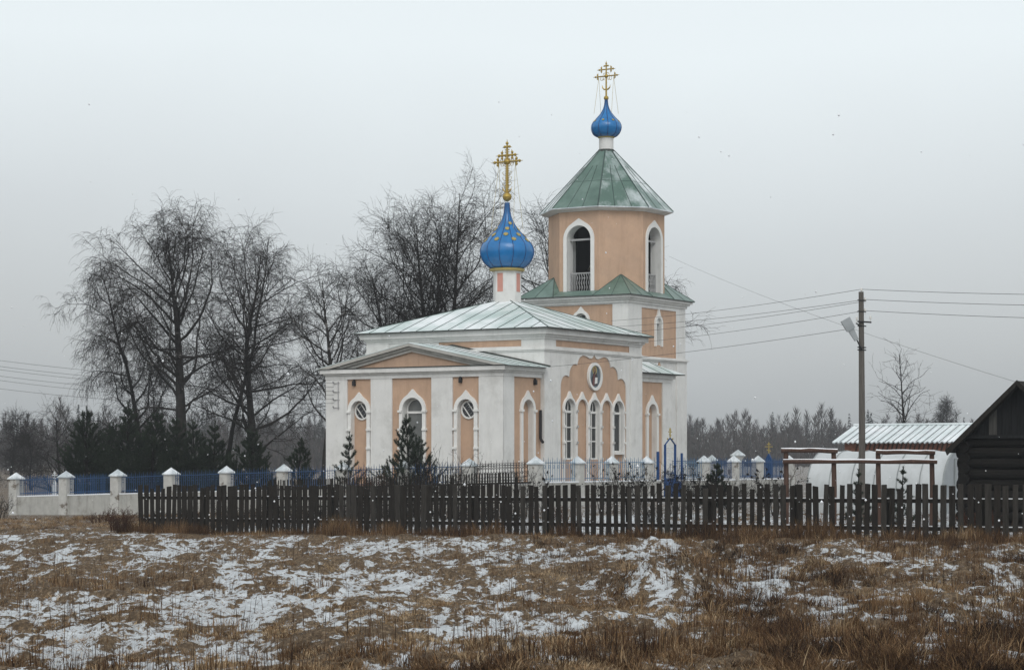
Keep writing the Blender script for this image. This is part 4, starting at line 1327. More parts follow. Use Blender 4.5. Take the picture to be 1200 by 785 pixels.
# ------------------------------------------------------------------ shed with a snowy corrugated roof
SHX, SHY = at(975, 110), 110.0
sh = empty("brick_red_shed", (SHX, SHY, g1(SHX, SHY)), -TH)
tag(sh, "low red brown board shed with a snow dusted corrugated roof behind the greenhouse", "shed", kind="thing")
sz = sh.location.z
ez_, rz_ = zat(518.2, 109.5) - sz, zat(498.5, 111.5) - sz
SL, SD = 8.2, 2.9
mb = MB()
mb.box(0.5, SL, 0.45, SD * 2 - 0.45, -0.2, ez_ + 0.05)
w_o = mb.build("wall", M['shed_wall'], sh)
mb = MB()
x = 0.52
while x < SL - 0.6:                                    # slanting board pattern
    mb.add([(x, 0.43, 0.1), (x + 0.09, 0.43, 0.1), (x + 0.75, 0.43, ez_ - 0.02), (x + 0.66, 0.43, ez_ - 0.02), (x, 0.449, 0.1), (x + 0.09, 0.449, 0.1), (x + 0.75, 0.449, ez_ - 0.02), (x + 0.66, 0.449, ez_ - 0.02)],
           [(0, 1, 2, 3), (0, 4, 5, 1), (1, 5, 6, 2), (2, 6, 7, 3), (3, 7, 4, 0)])
    x += 0.24
mb.build("cladding", M['wood_brown'], w_o)
mb = MB()
NC = 128
for side in (0, 1):
    v = []
    for i in range(NC + 1):
        x_ = SL * i / NC
        dz = 0.03 * math.cos(i * math.pi / 2.0)
        y_e, y_r = (0.0, SD) if side == 0 else (SD * 2, SD)
        v += [(x_, y_e, ez_ + dz), (x_, y_r, rz_ + dz)]
    mb.add(v, [(2 * i, 2 * i + 2, 2 * i + 3, 2 * i + 1) for i in range(NC)])
    v2 = [(p[0], p[1], p[2] - 0.05) for p in v]
    mb.add(v2, [(2 * i, 2 * i + 1, 2 * i + 3, 2 * i + 2) for i in range(NC)])
rf = mb.build("corrugated_roof", M['shed_roof'], sh, fix=False)
mb = MB(); mb.tube([(-0.05, SD, rz_ + 0.04), (SL + 0.05, SD, rz_ + 0.04)], 0.07, 8); mb.build("ridge_cap", M['shed_roof'], rf)
mb = MB()
for q in range(1, 20):
    x_ = SL * q / 20
    mb.tube([(x_, 0.0, ez_ + 0.035), (x_, SD, rz_ + 0.035)], 0.016, 4)
mb.build("roof_seam", M['flash'], rf)
mb = MB()
for x_ in (0.5, SL):
    mb.add([(x_ - 0.05, 0.45, ez_), (x_ - 0.05, SD * 2 - 0.45, ez_), (x_ - 0.05, SD, rz_ - 0.08), (x_ + 0.02, 0.45, ez_), (x_ + 0.02, SD * 2 - 0.45, ez_), (x_ + 0.02, SD, rz_ - 0.08)], [(0, 1, 2), (5, 4, 3), (0, 3, 4, 1), (1, 4, 5, 2), (2, 5, 3, 0)])
mb.build("gable", M['shed_wall'], sh)

# ------------------------------------------------------------------ log bathhouse at the right edge
LHX, LHY = 14.18, 60.0
lh = empty("log_bathhouse", (LHX, LHY, g1(LHX, LHY)), -TH)
tag(lh, "old blackened log bathhouse with a board gable at the right end of the fence", "log house", kind="thing")
lz = lh.location.z
RZ_, EZ_ = zat(446, 59.6) - lz, zat(528, 59.6) - lz
HW = 1.62; DEP = 5.0
lrng = random.Random(9)
nlog = 9; lgh = 2.70 / nlog
walls = MB()
logs_front = MB()
for k in range(nlog):
    z = -0.05 + lgh * (k + 0.5)
    r_ = lgh * 0.49
    ex = 0.22 + lrng.uniform(-.04, .05)
    logs_front.tube([(-HW - ex, 0, z), (-HW * 0.3, lrng.uniform(-.01, .01), z + lrng.uniform(-.012, .012)), (HW + ex, 0, z)], [r_ * 0.97, r_, r_ * 0.95], 12)
logs_front.build("log_wall", M['wood_log'], lh)
for sx in (-1, 1):
    mb = MB()
    for k in range(nlog):
        z = -0.05 + lgh * (k + 0.5) + lgh * 0.5
        if k == nlog - 1: continue
        mb.tube([(sx * HW, -0.24 + lrng.uniform(-.04, .04), z), (sx * HW, DEP + 0.2, z)], lgh * 0.53, 12)
    mb.build("log_wall", M['wood_log'], lh)
mb = MB()
for k in range(nlog):
    mb.tube([(-HW - 0.2, DEP, -0.05 + lgh * (k + .5)), (HW + 0.2, DEP, -0.05 + lgh * (k + .5))], lgh * .53, 12)
mb.build("log_wall", M['wood_log'], lh)
mb = MB(); gb0 = 2.68
zr = RZ_ - 0.10
x = -HW - 0.35
while x < HW + 0.35:
    w_ = lrng.uniform(0.11, 0.16)
    x1_ = min(x + w_ - 0.008, HW + 0.35)
    def roof_z(a): return zr - abs(a) * (zr - EZ_ + 0.05) / 2.02
    za, zb = roof_z(x), roof_z(x1_)
    off = lrng.uniform(-.008, .008)
    lo_ = gb0 + 0.02 if abs(x) > 0.1 else gb0 + 0.02
    if za > lo_ and zb > lo_:
        worn = 1 if (-1.0 < x < -0.75) else 0
        mb.add([(x, -0.06 + off, lo_), (x1_, -0.06 + off, lo_), (x1_, -0.06 + off, zb), (x, -0.06 + off, za), (x, -0.03 + off, lo_), (x1_, -0.03 + off, lo_), (x1_, -0.03 + off, zb), (x, -0.03 + off, za)],
               [(0, 1, 2, 3), (0, 4, 5, 1), (1, 5, 6, 2), (2, 6, 7, 3), (3, 7, 4, 0), (7, 6, 5, 4)], worn)
    x += w_
mb.build("gable_boards", [M['wood_board'], M['wood_worn']], lh)
mb = MB(); mb.box(-HW - 0.05, HW + 0.05, -0.22, 0.02, gb0 - 0.08, gb0 + 0.015); mb.build("gable_ledge", M['wood_board'], lh)
mb = MB()
for sx in (-1, 1):
    v = []
    for y in (-0.42, DEP + 0.4):
        v += [(0, y, RZ_), (sx * 2.04, y, EZ_), (sx * 2.0, y, EZ_ - 0.06), (0, y, RZ_ - 0.09)]
    mb.add(v, [(0, 1, 2, 3), (7, 6, 5, 4), (0, 4, 5, 1), (1, 5, 6, 2), (2, 6, 7, 3)])
ro = mb.build("roof", M['wood_dark'], lh)
mb = MB()
for sx in (-1, 1):
    v = []
    for y in (-0.46, -0.425):
        v += [(0, y, RZ_ + 0.02), (sx * 2.08, y, EZ_ + 0.01), (sx * 2.02, y, EZ_ - 0.13), (0, y, RZ_ - 0.13)]
    mb.add(v, [(0, 1, 2, 3), (7, 6, 5, 4), (0, 4, 5, 1), (1, 5, 6, 2), (2, 6, 7, 3)])
mb.build("bargeboard", M['wood_dark'], ro)

# ------------------------------------------------------------------ utility pole, lamp and wires
PY = 70.0
PXW = at(1009.5, PY)
up_ = empty("utility_pole", (PXW, PY, g1(PXW, PY)), 0)
tag(up_, "grey wooden utility pole with a street lamp and wires in front of the greenhouse", "utility pole", kind="thing")
def pz(py): return zat(py, PY) - up_.location.z
mb = MB(); mb.tube([(0.0, 0, -0.4), (0.02, 0, 3), (-0.01, 0, pz(342))], [0.115, 0.105, 0.082], 12); mb.build("pole", M['pole_wood'], up_)
mb = MB(); mb.tube([(-0.15, -0.13, pz(377)), (0.30, -0.13, pz(378))], 0.028, 5); mb.tube([(-0.2, -0.12, pz(379)), (-0.05, -0.11, pz(382))], 0.022, 5)
mb.build("crossarm", M['iron'], up_)
def insulator(x, y, z):
    mb = MB(); mb.tube([(x, y, z - 0.09), (x, y, z)], 0.012, 5); mb.lathe([(0.03, z), (0.042, z + 0.02), (0.03, z + 0.05), (0.036, z + 0.07), (0.014, z + 0.1)], 8, (x, y))
    mb.build("insulator", M['insul'], up_)
insulator(0.0, 0, pz(341)); insulator(-0.17, -0.13, pz(375)); insulator(0.27, -0.13, pz(374)); insulator(0.12, 0, pz(352)); insulator(0.12, 0, pz(365))
mb = MB()
for py in (352, 365, 382, 407, 410): mb.tube([(-0.14, -0.08, pz(py)), (0.14, -0.08, pz(py + 0.4))], 0.02, 5)
mb.build("bracket", M['iron'], up_)
mb = MB(); mb.tube([(0.0, -0.12, pz(410)), (-0.10, -0.14, pz(404)), (-0.19, -0.15, pz(397))], 0.022, 6)
la = mb.build("lamp_arm", M['iron'], up_)
a, b_, c_ = Vector((at(1003, PY) - PXW, -0.16, pz(399))), Vector((at(996.5, PY) - PXW, -0.16, pz(387))), Vector((at(989.5, PY) - PXW, -0.16, pz(374.5)))
d_ = (c_ - a).normalized(); n_ = Vector((d_.z, 0, -d_.x))
mb = MB()
def seg(p, q, w0, w1, t_):
    v = []
    for P_, w in ((p, w0), (q, w1)):
        for sx, sy in ((-1, -1), (1, -1), (1, 1), (-1, 1)):
            v.append(P_ + n_ * w * sx + Vector((0, t_ * sy, 0)))
    mb.add(v, [(0, 3, 2, 1), (4, 5, 6, 7), (0, 1, 5, 4), (1, 2, 6, 5), (2, 3, 7, 6), (3, 0, 4, 7)])
seg(a, b_, 0.065, 0.10, 0.06); seg(b_ + d_ * 0.003, c_, 0.145, 0.16, 0.08)
mb.build("lamp_head", M['lamp_grey'], up_)

def wire(p, q, sag, label, group="overhead wires", r=0.007):
    p, q = Vector(p), Vector(q)
    pts = []
    for i in range(17):
        t = i / 16
        w_ = p.lerp(q, t); w_.z -= sag * 4 * t * (1 - t); pts.append(w_ - p)
    mb = MB(); mb.tube(pts, r, 4)
    o = mb.build("overhead_wire", M['iron'], None)
    o.location = p
    return tag(o, label, "wire", group, "thing")
def W3(px_, py, Y): return (at(px_, Y), Y, zat(py, Y))
tower_pt = lambda dy, z: to_world(TX1 + 0.08, TY0 + 0.1 + dy, z)
PT = lambda py, dx=0.0: (PXW + dx, PY, zat(py, PY))
wire(PT(339), W3(1330, 346, 64), 0.05, "topmost wire running right from the pole top")
wire(PT(351, .12), W3(1330, 359, 64), 0.05, "middle wire running right from the pole")
wire(PT(364, .12), W3(1330, 375, 64), 0.05, "lowest wire running right from the pole")
wire(PT(339), W3(716, 376, 104.5), 0.12, "topmost wire running from the pole to the bell tower")
wire(PT(351, .12), W3(716, 383, 104.5), 0.12, "second highest wire running from the pole to the bell tower")
wire(PT(353, .12), W3(716, 391, 104.5), 0.12, "third highest wire running from the pole to the bell tower")
wire(PT(364, .12), W3(716, 404, 104.5), 0.12, "fourth highest wire running from the pole to the bell tower")
wire((PXW - 0.5, PY, zat(386, PY)), to_world(0.05, 0.05, zat(430, 95)), 0.1, "lowest wire running from the lamp to the corner of the church")
wire(to_world(TCX + 2.3, TCY + 2.4, 12.5), (LHX + 0.1, 59.7, zat(452, 59.7)), 0.25, "faint wire sloping from the belfry down to the log bathhouse", r=0.0045)
for i, (yl, yr, nm) in enumerate(((417, 417.5, "highest"), (424, 424.5, "second"), (427.5, 436, "third"), (435, 442.5, "fourth"), (440, 455, "fifth"), (450, 462, "sixth"))):
    q = to_world(-9.0, -3.40, 5.60 - 0.18 * i)
    Y0 = 104.0
    wire(W3(-40, yl, Y0), q, 0.28 + 0.02 * i, f"{nm} of the six wires at the left leading to the church wall", "wires at the left")
# ------------------------------------------------------------------ bare trees
def tubes_np(lines, sides):
    """many polylines (pts Nx3, radii N) to one set of tubes"""
    V = []; Q = []; base = 0
    groups = {}
    for p, r in lines:
        groups.setdefault(len(p), []).append((p, r))
    ang = np.arange(sides) * 2 * np.pi / sides
    ca, sa = np.cos(ang), np.sin(ang)
    for n, ls in groups.items():
        P = np.array([l[0] for l in ls], dtype=np.float64); Rr = np.array([l[1] for l in ls], dtype=np.float64)
        D = np.empty_like(P)
        D[:, 1:-1] = P[:, 2:] - P[:, :-2]; D[:, 0] = P[:, 1] - P[:, 0]; D[:, -1] = P[:, -1] - P[:, -2]
        D /= np.linalg.norm(D, axis=2, keepdims=True) + 1e-9
        ref = np.where(np.abs(D[..., 2:3]) < 0.9, np.array([0, 0, 1.0]), np.array([1.0, 0, 0]))
        A = np.cross(D, ref); A /= np.linalg.norm(A, axis=2, keepdims=True) + 1e-9
        B = np.cross(D, A)
        v = P[:, :, None, :] + (A[:, :, None, :] * ca[None, None, :, None] + B[:, :, None, :] * sa[None, None, :, None]) * Rr[:, :, None, None]
        m = len(ls)
        V.append(v.reshape(-1, 3))
        idx = base + np.arange(m * n * sides).reshape(m, n, sides)
        nx = np.roll(idx, -1, axis=2)
        Q.append(np.stack([idx[:, :-1], nx[:, :-1], nx[:, 1:], idx[:, 1:]], -1).reshape(-1, 4))
        base += m * n * sides
    return np.concatenate(V), np.concatenate(Q)

class Grower:
    def __init__(s, seed): s.r = random.Random(seed); s.L = {}
    def line(s, lvl, p, d, length, r0, r1, n, wob, tropism, droop=0.0):
        r = s.r; pts = [(p.x, p.y, p.z)]; rad = [r0]; dirs = [d.copy()]
        p = p.copy(); d = d.normalized(); st = length / n
        for i in range(n):
            t = (i + 1) / n
            d = Vector((d.x + r.gauss(0, wob), d.y + r.gauss(0, wob), d.z + r.gauss(0, wob) + tropism - droop * t * t))
            d.normalize()
            p = p + d * st
            pts.append((p.x, p.y, p.z)); rad.append(r0 + (r1 - r0) * t); dirs.append(d.copy())
        s.L.setdefault(lvl, []).append((pts, rad))
        return pts, rad, dirs
    def at(s, res, t):
        pts, rad, dirs = res
        f = t * (len(pts) - 1); i = min(int(f), len(pts) - 2); k = f - i
        a, b = Vector(pts[i]), Vector(pts[i + 1])
        return a.lerp(b, k), rad[i] + (rad[i + 1] - rad[i]) * k, dirs[i + 1]
    def side(s, d, ang, az=None):
        r = s.r
        ref = Vector((0, 0, 1)) if abs(d.z) < 0.95 else Vector((1, 0, 0))
        a = d.cross(ref).normalized(); b = d.cross(a)
        az = r.uniform(0, 2 * math.pi) if az is None else az
        return (d * math.cos(ang) + (a * math.cos(az) + b * math.sin(az)) * math.sin(ang)).normalized()

def bare_tree(name, label, base, H, r0, seed, spread=0.33, limbs=26, start=0.22, lean=(0, 0), droop=0.5, dens=1.0, stems=1, up=0.06, bark='bark', twig='twig', group="bare trees round the church", twr=0.0085, minz=0.0, long_top=0.35, wide=(44, 70), twob=0.055):
    g = Grower(seed); r = g.r
    tr = []
    for k in range(stems):
        if stems == 1: d = Vector((lean[0], lean[1], 1))
        else:
            a = 2 * math.pi * k / stems + r.uniform(-.4, .4)
            d = Vector((lean[0] + 0.10 * math.cos(a), lean[1] + 0.10 * math.sin(a), 1))
        tr.append(g.line(0, Vector((0, 0, -0.3)), d.normalized(), H * (0.96 if k == 0 else r.uniform(0.75, 0.92)), r0 * (1 if stems == 1 else 0.75), 0.018, 18, twob, 0.03))
    nl = int(limbs / (1 if stems == 1 else stems * 0.62))
    for t_ in tr:
        for i in range(nl):
            u = start + (0.97 - start) * ((i + r.random()) / nl)
            p, rr, d = g.at(t_, u)
            prof = math.sin(math.pi * min(1, (u - start) / (1 - start) * 0.72 + 0.30)) ** 0.8
            ln = H * spread * (0.35 + 0.65 * prof) * r.uniform(0.72, 1.12)
            if u > 0.8: ln = H * spread * long_top * r.uniform(0.8, 1.2) * (1.25 - u) / 0.3
            ang = R(r.uniform(*wide) if u < 0.75 else r.uniform(22, 45))
            dl = g.side(d, ang, i * 2.4 + r.uniform(-.5, .5))
            lr = min(rr * 0.52, 0.018 + ln * 0.0105)
            limb = g.line(1, p, dl, ln, lr, 0.010, 11, 0.15, up, 0.14 * droop)
            nb = int((5 + ln * 2.0) * dens)
            for j in range(nb):
                v = 0.14 + 0.86 * (j + r.random()) / nb
                p2, r2, d2 = g.at(limb, v)
                l2 = ln * r.uniform(0.22, 0.42) * (1.15 - 0.55 * v)
                l2 = max(l2, 0.5)
                br = g.line(2, p2, g.side(d2, R(r.uniform(28, 60))), l2, min(r2 * 0.6, 0.018), 0.007, 6, 0.20, 0.02, 0.22 * droop)
                nt_ = int((2.5 + l2 * 3.2) * dens)
                for q in range(nt_):
                    w = 0.15 + 0.85 * (q + r.random()) / nt_
                    p3, r3, d3 = g.at(br, w)
                    l3 = r.uniform(0.35, 0.95)
                    tw = g.line(3, p3, g.side(d3, R(r.uniform(25, 60))), l3, min(r3 * 0.8, twr * 1.1), twr * 0.65, 4, 0.18, 0.0, 0.55 * droop)
                    for z in range(2 + (droop > 0.5)):
                        p4, r4, d4 = g.at(tw, r.uniform(0.3, 1.0))
                        g.line(4, p4, g.side(d4, R(r.uniform(20, 50))), r.uniform(0.35, 0.9), twr * 0.75, twr * 0.5, 3, 0.12, -0.08 * droop, 0.8 * droop)
    o = empty(name, base, r.uniform(0, 6.28) if lean == (0, 0) else 0)
    tag(o, label, "tree", group, "thing")
    v, q = tubes_np(g.L[0] + g.L[1], 7)
    np_mesh("trunk", v, q, None, [M[bark]], o, smooth=True)
    Vs = []; Qs = []; b = 0
    for lv, sd in ((2, 4), (3, 3), (4, 3)):
        v, q = tubes_np(g.L[lv], sd); Vs.append(v); Qs.append(q + b); b += len(v)
    np_mesh("crown", np.concatenate(Vs), np.concatenate(Qs), None, [M[twig]], o)
    return o
def tree_at(px_, Y, ytop, **kw):
    x = at(px_, Y); z = g1(x, Y)
    H = zat(ytop, Y) - z
    return bare_tree(kw.pop('name', 'birch_tree'), kw.pop('label'), (x, Y, z), H, kw.pop('r0', 0.2), kw.pop('seed'), **kw)

tree_at(214, 118, 256, label="tallest birch of the left clump with a thick pale limbed trunk", r0=0.42, seed=6, spread=0.43, limbs=36, start=0.33, droop=0.85, lean=(-0.01, 0), bark='bark_birch', dens=0.95, up=0.05, twob=0.035)
tree_at(172, 124, 296, label="thin leaning birch at the left edge of the left clump", r0=0.19, seed=15, spread=0.34, limbs=26, start=0.2, lean=(-0.06, 0.02), droop=0.95, bark='bark', dens=1.0, up=0.04)
tree_at(297, 121, 276, label="dark densely branched tree right of the tallest birch", name="bare_tree", r0=0.30, seed=22, spread=0.42, limbs=40, start=0.2, droop=0.3, bark='bark_birch', dens=0.95, up=0.04, wide=(50, 75))
tree_at(262, 127, 256, label="slim birch partly hidden between the two big left trees", r0=0.17, seed=31, spread=0.30, limbs=20, start=0.35, droop=0.8, lean=(0.02, 0), dens=0.7)
tree_at(380, 116, 310, label="forked tree rising close behind the left corner of the church", name="bare_tree", r0=0.24, seed=41, spread=0.34, limbs=26, start=0.34, droop=0.2, up=0.07, bark='bark_birch', dens=0.8, wide=(38, 60))
tree_at(514, 126, 204, label="big many stemmed tree behind the church roof, left of the blue dome", name="bare_tree", r0=0.34, seed=53, spread=0.36, limbs=56, start=0.26, stems=4, twob=0.03, lean=(0.012, 0.0), droop=0.1, up=0.06, dens=0.85, wide=(32, 55))
tree_at(474, 122, 296, label="tree leaning left from behind the apse roof", name="bare_tree", r0=0.24, seed=63, spread=0.34, limbs=24, start=0.34, lean=(-0.16, 0), droop=0.2, up=0.06, dens=1.0)
tree_at(632, 128, 240, label="pale twigged tree behind the bell tower, right of the blue dome", name="bare_tree", r0=0.26, lean=(0.004, 0.0), seed=74, spread=0.36, limbs=30, start=0.35, droop=0.15, up=0.06, dens=0.85)
tree_at(748, 126, 268, label="tree hidden by the bell tower with branches showing at its right side", name="bare_tree", r0=0.24, seed=86, spread=0.34, limbs=28, start=0.42, droop=0.35, lean=(0.0, 0.01))
tree_at(1061, 128, 402, label="young slender birch behind the red brown shed", r0=0.10, seed=92, spread=0.30, limbs=34, start=0.12, droop=0.0, up=0.03, dens=0.42, twr=0.009, twob=0.012, wide=(46, 62), long_top=0.25, lean=(0.001, 0), group="bare trees at the right")
tree_at(1098, 300, 470, label="left one of the pair of rounded bare trees beyond the shed", name="bare_tree", r0=0.16, seed=95, spread=0.26, limbs=22, start=0.1, droop=0.0, up=0.1, group="bare trees at the right", twr=0.017)
tree_at(1114, 296, 466, label="right one of the pair of rounded bare trees beyond the shed", name="bare_tree", r0=0.17, seed=97, spread=0.26, limbs=24, start=0.1, droop=0.0, up=0.1, group="bare trees at the right", twr=0.017)
tree_at(70, 150, 478, label="low spreading bare tree left of the pines", name="bare_tree", r0=0.12, seed=103, spread=0.55, limbs=16, start=0.15, droop=0.2, group="bare trees at the left edge", dens=0.8)
tree_at(14, 190, 482, label="hazy rounded tree at the left edge of the field", name="bare_tree", r0=0.18, seed=107, spread=0.30, limbs=24, start=0.12, droop=0.1, group="bare trees at the left edge", twr=0.014)
tree_at(36, 175, 505, label="small hazy bush like tree at the left edge", name="bare_tree", r0=0.12, seed=109, spread=0.38, limbs=18, start=0.08, droop=0.1, group="bare trees at the left edge", twr=0.013)

# ------------------------------------------------------------------ young pines
def pine(name, label, base, H, seed, group, w=0.42, fill=1.0):
    g = Grower(seed); r = g.r
    shoots = []
    trk = g.line(0, Vector((0, 0, -0.15)), Vector((r.uniform(-.03, .03), 0, 1)), H * 0.97 + 0.15, 0.018 * H + 0.012, 0.012, 10, 0.02, 0.03)
    shoots.append((trk, 0.86, 1.0))
    nw = max(4, int(4 + H * 1.25 * (1.0 if fill < 1 else 1.15)))
    for i in range(nw):
        u = 0.07 + 0.81 * i / (nw - 1)
        nb = r.randint(4, 6) + (2 if fill > 1 else 0)
        a0 = r.uniform(0, 6.28)
        for k in range(nb):
            p, rr, d = g.at(trk, min(0.97, u + r.uniform(-.015, .015)))
            ln = H * w * (1.06 - u) ** 1.0 * r.uniform(0.7, 1.15)
            a = a0 + 2 * math.pi * k / nb + r.uniform(-.3, .3)
            dd = Vector((math.cos(a), math.sin(a), 0.15 + 0.55 * u))
            b = g.line(1, p, dd, ln, 0.008 + 0.006 * ln, 0.006, 5, 0.05, 0.13)
            shoots.append((b, 0.25, 1.0))
            for q in range(int(2 + ln * 3.2 * fill)):
                v = r.uniform(0.3, 0.9)
                p2, r2, d2 = g.at(b, v)
                l2 = ln * r.uniform(0.25, 0.45)
                sb = g.line(1, p2, g.side(d2, R(r.uniform(35, 55))) + Vector((0, 0, 0.35)), l2, 0.007, 0.005, 3, 0.06, 0.16)
                shoots.append((sb, 0.1, 1.0))
    o = empty(name, base, 0)
    tag(o, label, "pine tree", group, "thing")
    v, q = tubes_np(g.L[0] + g.L[1], 6)
    np_mesh("trunk", v, q, None, [M['bark']], o, smooth=True)
    rs = np.random.RandomState(seed)
    V = []
    for sh_, a, b in shoots:
        pts = np.array(sh_[0])
        seg = np.linalg.norm(np.diff(pts, axis=0), axis=1).sum() * (b - a)
        n = max(10, int(seg * 230 * fill))
        t = a + (b - a) * rs.rand(n)
        f = t * (len(pts) - 1); i = np.minimum(f.astype(int), len(pts) - 2); k = (f - i)[:, None]
        P = pts[i] * (1 - k) + pts[i + 1] * k
        D = pts[i + 1] - pts[i]; D /= np.linalg.norm(D, axis=1, keepdims=True) + 1e-9
        rnd = rs.normal(size=(n, 3)); rnd -= (rnd * D).sum(1, keepdims=True) * D
        rnd /= np.linalg.norm(rnd, axis=1, keepdims=True) + 1e-9
        nd = D * 0.75 + rnd * 0.75; nd /= np.linalg.norm(nd, axis=1, keepdims=True)
        ln = rs.uniform(0.055, 0.10, (n, 1)) * (1 + 0.06 * H)
        s_ = np.cross(nd, rs.normal(size=(n, 3))); s_ /= np.linalg.norm(s_, axis=1, keepdims=True) + 1e-9
        w_ = 0.0085
        V.append(np.stack([P + s_ * w_, P - s_ * w_, P + nd * ln], 1).reshape(-1, 3))
    V = np.concatenate(V)
    np_mesh("crown", V, None, np.arange(len(V)).reshape(-1, 3), [M['needle']], o)
    return o
def pine_at(px_, Y, ytop, seed, label, group, **kw):
    x = at(px_, Y); z = g1(x, Y)
    return pine("pine_tree", label, (x, Y, z), zat(ytop, Y) - z, seed, group, **kw)
GP = "dark pines behind the left railings"
pine_at(102, 106, 472, 201, "pine at the left end of the dark row", GP, w=0.43, fill=1.4)
pine_at(126, 110, 493, 202, "shorter pine second from the left end of the dark row", GP, w=0.42, fill=1.35)
pine_at(150, 108, 468, 203, "tall pine just left of the thick birch trunk", GP, w=0.43, fill=1.45)
pine_at(176, 107, 475, 204, "dense pine in the middle of the dark row", GP, w=0.43, fill=1.4)
pine_at(206, 109, 482, 205, "pine standing in front of the thick birch trunk", GP, w=0.42, fill=1.35)
pine_at(232, 108, 487, 206, "pine to the right of the thick birch trunk", GP, w=0.42, fill=1.35)
pine_at(252, 107, 490, 207, "pine towards the right end of the dark row", GP, w=0.42, fill=1.35)
pine_at(297, 106, 498, 208, "pine at the foot of the densely branched tree", GP, w=0.48, fill=1.5)
pine_at(347, 101, 510, 209, "lone small pine left of the church corner", "small pines near the church", w=0.46, fill=1.4)
pine_at(409, 90.0, 503, 210, "small sparse pine at the left corner of the church", "small pines near the church", w=0.36, fill=0.95)
pine_at(480, 88.5, 482, 211, "tallest small pine in front of the middle apse window", "small pines near the church", w=0.42, fill=1.2)
pine_at(838, 82, 541, 212, "round dark little conifer behind the fence right of the gate", "small pines near the church", w=0.5, fill=1.8)
pine_at(1006, 66, 548, 213, "little pine at the foot of the utility pole", "little pines by the greenhouse", w=0.30)
pine_at(1058, 66, 544, 214, "little pine in front of the greenhouse, right of the pole", "little pines by the greenhouse", w=0.30)

# ------------------------------------------------------------------ bare shrubs and dry garden stalks
def shrub(label, px_, Y, ytop, wid, seed, mat_='twig', n=26, group="bare shrubs by the fences", heads=False, r0=0.011, snow=False):
    x = at(px_, Y); z = g1(x, Y); H = zat(ytop, Y) - z
    g = Grower(seed); r = g.r
    for i in range(n):
        a = r.uniform(0, 6.28); rad = wid * 0.5 * math.sqrt(r.random())
        sp_ = r.uniform(0.1, 0.5)
        st = g.line(1, Vector((rad * 0.5 * math.cos(a), rad * 0.4 * math.sin(a), -0.1)), Vector((math.cos(a) * sp_ * wid * 0.5, math.sin(a) * sp_ * 0.5, 1)), H * r.uniform(0.6, 1.02), r0, r0 * 0.4, 6, 0.09, 0.0)
        for j in range(r.randint(5, 10)):
            p, rr, d = g.at(st, r.uniform(0.25, 0.98))
            b = g.line(2, p, g.side(d, R(r.uniform(25, 60))), H * r.uniform(0.12, 0.32), r0 * 0.55, r0 * 0.3, 3, 0.12, 0.04)
            for q in range(2):
                p2, _, d2 = g.at(b, r.uniform(0.3, 1))
                g.line(3, p2, g.side(d2, R(r.uniform(25, 60))), H * r.uniform(0.05, 0.14), r0 * 0.4, r0 * 0.25, 2, 0.12, 0.02)
    o = empty("bare_shrub", (x, Y, z), 0); tag(o, label, "shrub", group, "thing")
    v, q = tubes_np(g.L[1] + g.L[2] + g.L[3], 3)
    np_mesh("stems", v, q, None, [M[mat_]], o)
    if heads:
        V = []; F = []
        rs = np.random.RandomState(seed)
        for pts, rad in g.L[2]:
            if rs.rand() < 0.4:
                p = np.array(pts[-1]); b = len(V) * 8
                o_ = rs.normal(size=(8, 3)) * 0.035
                V.append(p + o_)
        if V:
            n_ = len(V); V = np.concatenate(V)
            base_ = (np.arange(n_) * 8)[:, None]
            T = np.concatenate([base_ + np.array([[0, 1, 2]]), base_ + np.array([[2, 3, 4]]), base_ + np.array([[4, 5, 6]]), base_ + np.array([[6, 7, 0]]), base_ + np.array([[1, 3, 5]])])
            np_mesh("dry_flower_foliage", V, None, T, [M['twig_black']], o)
    return o
shrub("dense dark shrub in front of the right apse window", 520, 80, 528, 2.6, 301, 'twig_black', 60)
shrub("dark shrub at the foot of the tallest small pine", 486, 82, 552, 1.9, 302, 'twig_black', 44)
shrub("red brown shrub by the pillar left of the tallest small pine", 430, 83, 546, 1.5, 303, 'twig_red', 46)
shrub("spiky dark stems against the corner pillar", 612, 76, 540, 1.0, 304, 'twig_black', 12)
shrub("thin rose stems left of the corner pillar", 634, 74, 548, 1.0, 305, 'twig_black', 10, heads=True)
shrub("dry flower stalks in front of the pillar left of the gate", 707, 78, 548, 1.5, 306, 'twig_black', 14, heads=True)
shrub("dry dark headed stalks at the left side of the gate", 745, 78, 540, 1.9, 307, 'twig_black', 24, heads=True)
shrub("dark stalks with seed heads right of the gate", 803, 80, 540, 1.9, 308, 'twig_black', 24, heads=True)
shrub("snow flecked twiggy bush left of the round conifer", 824, 80, 553, 1.3, 309, 'twig_black', 24, heads=True)
shrub("leafless bush in front of the tall churchyard pillar", 858, 80, 553, 1.7, 310, 'twig', 30)
shrub("tangled bush between the pillar and the timber frame", 908, 74, 548, 1.5, 311, 'twig_black', 26, heads=True)
shrub("brown stems leaning on the fence under the gate", 655, 67, 590, 1.5, 312, 'twig_red', 16)
shrub("brown stalks behind the middle of the picket fence", 770, 65, 582, 1.8, 313, 'twig', 18)
shrub("brown tangle behind the right pickets", 1150, 57.5, 592, 1.8, 314, 'twig_red', 26)
shrub("stalks behind the left pickets", 300, 72, 588, 2.4, 315, 'twig_black', 30)
shrub("dark bramble behind the pickets left of the lath fence", 400, 70, 582, 3.0, 316, 'twig_black', 46)
shrub("dark bramble under the lath fence", 520, 68, 585, 3.0, 317, 'twig_black', 40)
